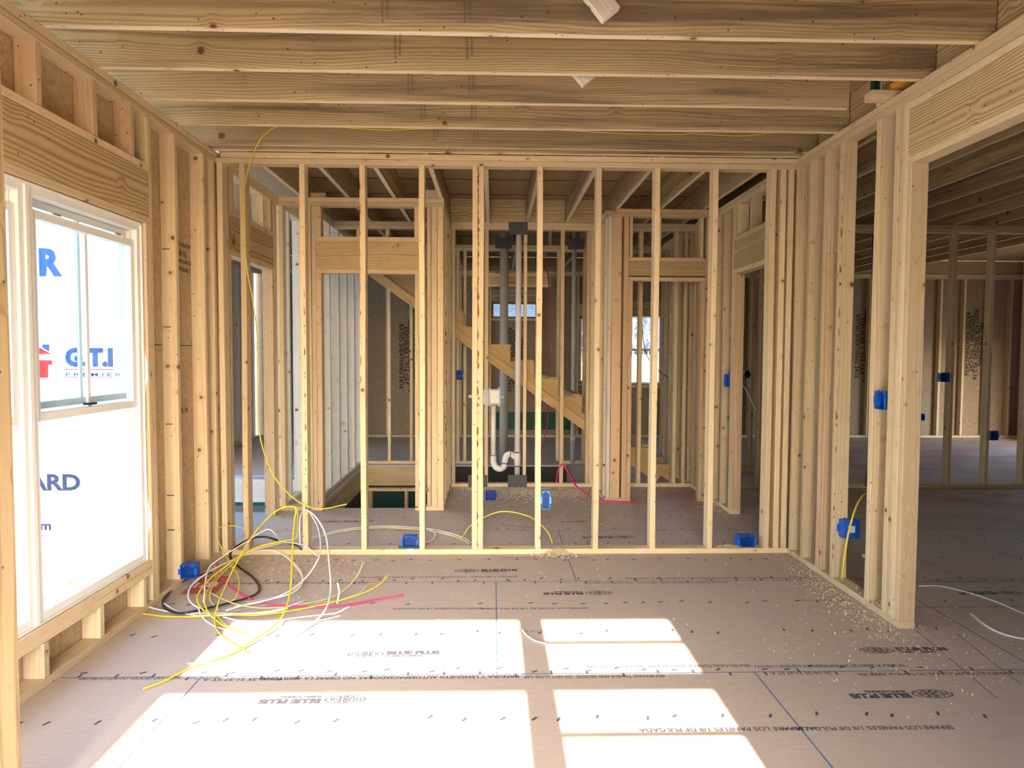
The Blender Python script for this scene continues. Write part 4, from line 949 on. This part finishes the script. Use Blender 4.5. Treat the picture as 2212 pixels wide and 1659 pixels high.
cable('pale cable trailing to the near left out of the sun patch', [P(1040, 1235), P(900, 1300), P(700, 1365), P(450, 1408), P(290, 1418), P(200, 1420)], 'wcable', .0045, HG)
cable('second pale cable crossing the heap low from left to right', [P(-10, 905, z=.02), P(80, 960), P(200, 1000), P(400, 1010, z=.02), P(620, 1000, z=.02), P(850, 985, z=.02), P(1050, 940, z=.03)], 'wcable', .0045, HG)
cable('yellow cable lying low along the front edge of the heap', [P(-300, 965), P(-150, 1000), P(0, 1020), P(200, 1022), P(400, 1000, z=.02), P(700, 1000, z=.02), P(900, 980, z=.015), P(1050, 940, z=.02)], 'yellow', .006, HG)
cable('thin grey cable along the white oval front', [P(700, 890, z=.02), P(900, 850, z=.02), P(1080, 800, z=.02), P(1180, 730, z=.02), P(1195, 690, z=.03)], 'gcable', .0045, HG)
def K5(cx, cy, **k): return Q(440 + cx / 2.9625, 760 + cy / 2.9625, **k)
def K7(cx, cy, **k): return Q(900 + cx / 3.607, 760 + cy / 3.607, **k)
cable('yellow cable lying along the hall floor behind the front partition', [K5(700, 1212), K5(900, 1158), K5(1150, 1132), K5(1400, 1143), K7(150, 1405), K7(300, 1440), K7(390, 1475), K7(420, 1500)], 'cream', .006)
cable('white cable lying along the hall floor beside the yellow one', [K5(700, 1200), K5(900, 1148), K5(1150, 1122), K5(1400, 1132), K7(150, 1390), K7(300, 1425), K7(400, 1462), K7(432, 1490)], 'wcable', .005)
cable('white cable loop end on the hall floor left of the doubled stud', [K7(85, 1380), K7(130, 1395), K7(158, 1425), K7(140, 1465), K7(90, 1490)], 'wcable', .006)
cable('yellow cable springing in a low arch behind the middle studs', [K7(365, 1470, Y=5.2), K7(385, 1420, Y=5.2), K7(440, 1350, Y=5.15), K7(600, 1262, Y=5.1), K7(720, 1245, Y=5.1), K7(850, 1270, Y=5.1), K7(935, 1310, Y=5.05), K7(1030, 1400, Y=5.0), K7(1070, 1490, Y=4.95)], 'yellow', .0045)
cable('pink hose arching up over the rear wall foot and across the hall floor', [K7(1095, 1012, Y=7.13), K7(1105, 930, Y=7.11), K7(1140, 873, Y=7.10), K7(1180, 925, Y=7.05), K7(1250, 1040, z=.02), K7(1370, 1130), K7(1480, 1160), K7(1650, 1166), K7(1720, 1166)], 'pcable', .010)
cable('yellow cable standing up behind the low blue box in the right partition', [Q(1822, 1247, 4.02), Q(1832, 1165, 4.03), Q(1846, 1105, 4.05), Q(1862, 1069, 4.08), Q(1876, 1059, 4.12), Q(1893, 1060, 4.2)], 'yellow', .008)
cable('white cable curving on the floor of the right room at the view edge', [Q(2102, 1318), Q(2131, 1341), Q(2167, 1359), Q(2212, 1370), Q(2260, 1372)], 'wcable', .007)
cable('long thin white cable stretched over the right room floor', [Q(1990, 1258), Q(2035, 1258), Q(2094, 1271), Q(2157, 1291), Q(2212, 1314), Q(2260, 1330)], 'wcable', .005)
cable('short white cable offcut in the gap between the sun patches', [Q(1132, 1360, z=.03), Q(1142, 1372), Q(1160, 1383), Q(1186, 1390)], 'wcable', .0055)
cable('dark red tube dropping behind the stair', [Q(u, v, 8.645) for u, v in ((1166, 530), (1173, 571), (1183, 600), (1184, 700), (1184, 800), (1184, 905), (1181, 930), (1172, 962), (1168, 1002))], 'rcable', .011)
cable('black cable drooping across the far room to the right', [Q(u, v, 8.652) for u, v in ((1380, 546), (1384, 620), (1386, 690), (1390, 740), (1405, 780), (1432, 805), (1462, 825))], 'bcable', .007)
cable('black cable low beyond the right closet', [Q(1430, 981, z=.02), Q(1450, 982, z=.02), Q(1475, 975, z=.05), Q(1484, 967, z=.08)], 'bcable', .01)
cable('thin white wire slanting through the right hall doorway', [Q(u, v, 6.14) for u, v in ((1585, 818), (1596, 822), (1608, 832), (1620, 855), (1634, 883))], 'wcable', .004)
cable('thick black cable rising behind the right partition', [Q(u, v, 7.04) for u, v in ((1872, 1044), (1873, 1030), (1876, 1000), (1877, 940), (1878, 870), (1880, 760), (1882, 640), (1884, 500))], 'bcable', .012)

# ------------------------------------------------------------------ shavings
def shavings(lab, cx, cy, sx, sy, n, hmax, seed, big=1., zb=.001):
    rr = random.Random(seed); bm = bmesh.new()
    for _ in range(n):
        x, y = rr.gauss(0, sx / 2), rr.gauss(0, sy / 2); q2 = math.exp(-(x / sx) ** 2 * 2 - (y / sy) ** 2 * 2)
        z = rr.random() * hmax * q2; L = rr.uniform(.004, .016) * big; w_ = rr.uniform(.001, .004) * big
        m_ = Matrix.Translation((x, y, z + .001)) @ Matrix.Rotation(rr.uniform(0, 6.3), 4, 'Z') @ Matrix.Rotation(rr.uniform(-.5, .5), 4, 'Y')
        b2 = [bm.verts.new(m_ @ Vector(p_)) for p_ in ((-L, -w_, 0), (0, -w_, .002 * big), (L, -w_, 0), (L, w_, 0), (0, w_, .003 * big), (-L, w_, 0))]
        bm.faces.new((b2[0], b2[1], b2[4], b2[5])); bm.faces.new((b2[1], b2[2], b2[3], b2[4]))
    o = link('wood_shavings', bm, 'chip', None, (cx, cy, zb)); o['kind'] = 'stuff'; tag(o, lab, 'sawdust'); return o
p = onz(1205, 1190); shavings('heap of curly wood shavings spilling over the front partition foot', p.x, 4.72, .12, .07, 420, .05, 1, 1.2)
p = onz(1215, 1150); shavings('shavings behind the front partition foot in the middle', p.x, 4.88, .12, .05, 160, .03, 2)
p = onz(1205, 1065); shavings('wide scatter of shavings on the hall floor before the rear wall', .55, 6.85, .75, .35, 2200, .012, 3, 1.5)
shavings('loose shavings along the rear wall foot at left', .0, 7.05, .5, .08, 500, .01, 31, 1.4)
p = onz(590, 1210); shavings('brown sawdust drift in the left corner behind the cables', p.x, p.y - .1, .7, .45, 2600, .010, 4, .6)
p = onz(1850, 1270); shavings('shavings along the right partition foot', 2.02, 3.9, .14, .8, 1100, .008, 5, .8)
shavings('shavings between the studs of the right partition', 2.14, 3.65, .06, .25, 260, .015, 6, 1., .04)
p = onz(1565, 1180); shavings('small shavings heap on the front partition foot near the right end', p.x, 4.76, .12, .04, 200, .02, 7, .9, .039)
p = onz(1570, 1090); shavings('shavings beside the right hall doorway', p.x - .1, p.y, .15, .3, 350, .015, 8, 1.2)
p = onz(1640, 1010); shavings('dark heap of offcuts beyond the right hall doorway', 2.75, 8.1, .5, .15, 400, .06, 9, 3)
shavings('sparse chips over the near floor on the right', 1.9, 3.2, 1.0, .7, 420, .001, 10, .7)
shavings('sparse chips over the hall floor', .6, 5.7, 1.6, .8, 500, .001, 11, .8)
shavings('sparse chips over the open floor by the front partition', .3, 4.2, 2.2, .6, 300, .001, 12, .7)

# ------------------------------------------------------------------ scraps on top of the right partition
p = ony(1905, 215, 3.70)
tag(board('wood_block', XR - .10, XR + .07, 3.62, 3.70, ZC + .002, ZC + .045, 'stud'), 'short wood block projecting off the top of the right partition', 'wood block')
tag(boxes('green_strip', [(XR - .035, XR - .01, 3.72, 3.76, ZC + .045, ZC + .22)], 'greensheet'), 'dark green strip standing on the block above the right partition', 'strip')
tag(board('wood_block', XR + .0, XR + .03, 3.72, 3.76, ZC + .002, ZC + .23, 'pale'), 'upright pale scrap beside the dark green strip', 'wood block')
tag(boxes('orange_board', [(XR + .0, XR + .075, 3.50, 3.70, ZC + .05, ZC + .08)], 'orange', None, .002), 'orange yellow board end on top of the right partition', 'board')
p = ony(668, 408, 6.1); tag(board('wood_block', p.x, p.x + .13, 6.09, 6.16, ZC + .001, ZC + .04, 'pink'), 'pinkish block lying on the left closet top plate', 'wood block')
p = ony(935, 415, 6.1); tag(board('wood_block', -.60, -.48, 6.09, 6.17, ZC + .001, ZC + .075, 'stud'), 'pale block on the top plate by the closet corner post', 'wood block')
tag(boxes('paper_scrap', [(onz(1876, 1198).x - .02, onz(1876, 1198).x + .06, onz(1876, 1198).y - .01, onz(1876, 1198).y + .03, .001, .02)], 'wrap'), 'small white scrap on the floor behind the right partition', 'scrap')

# ------------------------------------------------------------------ outside
structure(boxes('added_sun_block', [(-9.5, -2.3, -7, -1.3, -.6, 7.6)], 'siding'))  # unseen tall block added to keep the sun off the garage wall
nh = thing('neighbour_house', 'neighbouring house with a grey shingle roof seen through the small far window', 'house', (0, 26, -.6))
boxes('house_wall', [(-7, 9, 27, 33, -.6, 1.6)], 'siding', nh)
bm = bmesh.new(); vs_ = [bm.verts.new(p_) for p_ in ((-7.5, 0, 0), (9.5, 0, 0), (9.5, 4, 3.2), (-7.5, 4, 3.2), (-7.5, 0, -.12), (9.5, 0, -.12), (9.5, 4, 3.08), (-7.5, 4, 3.08))]
for f in ((0, 1, 2, 3), (7, 6, 5, 4), (0, 4, 5, 1), (1, 5, 6, 2), (2, 6, 7, 3), (3, 7, 4, 0)): bm.faces.new([vs_[i] for i in f])
link('house_roof', bm, 'roof', nh, (0, 26.6, 1.5))
def bare_tree(x, y, h_, seed, lab):
    rr = random.Random(seed); t = thing('bare_tree', lab, 'tree', (x, y, -.6)); bm = bmesh.new()
    def seg(a, d, L, r, dep):
        b = a + d * L; n_ = Vector((rr.random() - .5, rr.random() - .5, .1)).cross(d).normalized(); m_ = d.cross(n_)
        A = [bm.verts.new(a + (n_ * math.cos(k * 2.1) + m_ * math.sin(k * 2.1)) * r) for k in range(3)]; Bv = [bm.verts.new(b + (n_ * math.cos(k * 2.1) + m_ * math.sin(k * 2.1)) * r * .6) for k in range(3)]
        for k in range(3): bm.faces.new((A[k], A[(k + 1) % 3], Bv[(k + 1) % 3], Bv[k]))
        if dep:
            for _ in range(3): seg(a + d * L * rr.uniform(.6, 1), (d + Vector((rr.uniform(-.7, .7), rr.uniform(-.7, .7), rr.uniform(-.1, .5)))).normalized(), L * rr.uniform(.55, .8), r * .55, dep - 1)
    seg(Vector((0, 0, 0)), Vector((0, 0, 1)), h_ * .3, .07, 5); link('branches', bm, 'twig', t, (x, y, -.6))
for i, (x, y) in enumerate(((3.6, 19), (4.9, 22), (5.8, 20), (2.9, 24))): bare_tree(x, y, 4.5, i, ['bare tree beyond the far window, nearest', 'bare tree beyond the far window, behind the nearest', 'bare tree beyond the far window at its right side', 'bare tree beyond the far window, farthest'][i])
bm = bmesh.new(); bmesh.ops.create_icosphere(bm, subdivisions=4, radius=.5)
for v_ in bm.verts: v_.co *= random.uniform(.75, 1.2); v_.co.z *= .9
tag(link('shrub', bm, 'leaf', None, (4.0, 17, -.2)), 'small green shrub below the bare trees outside', 'shrub')
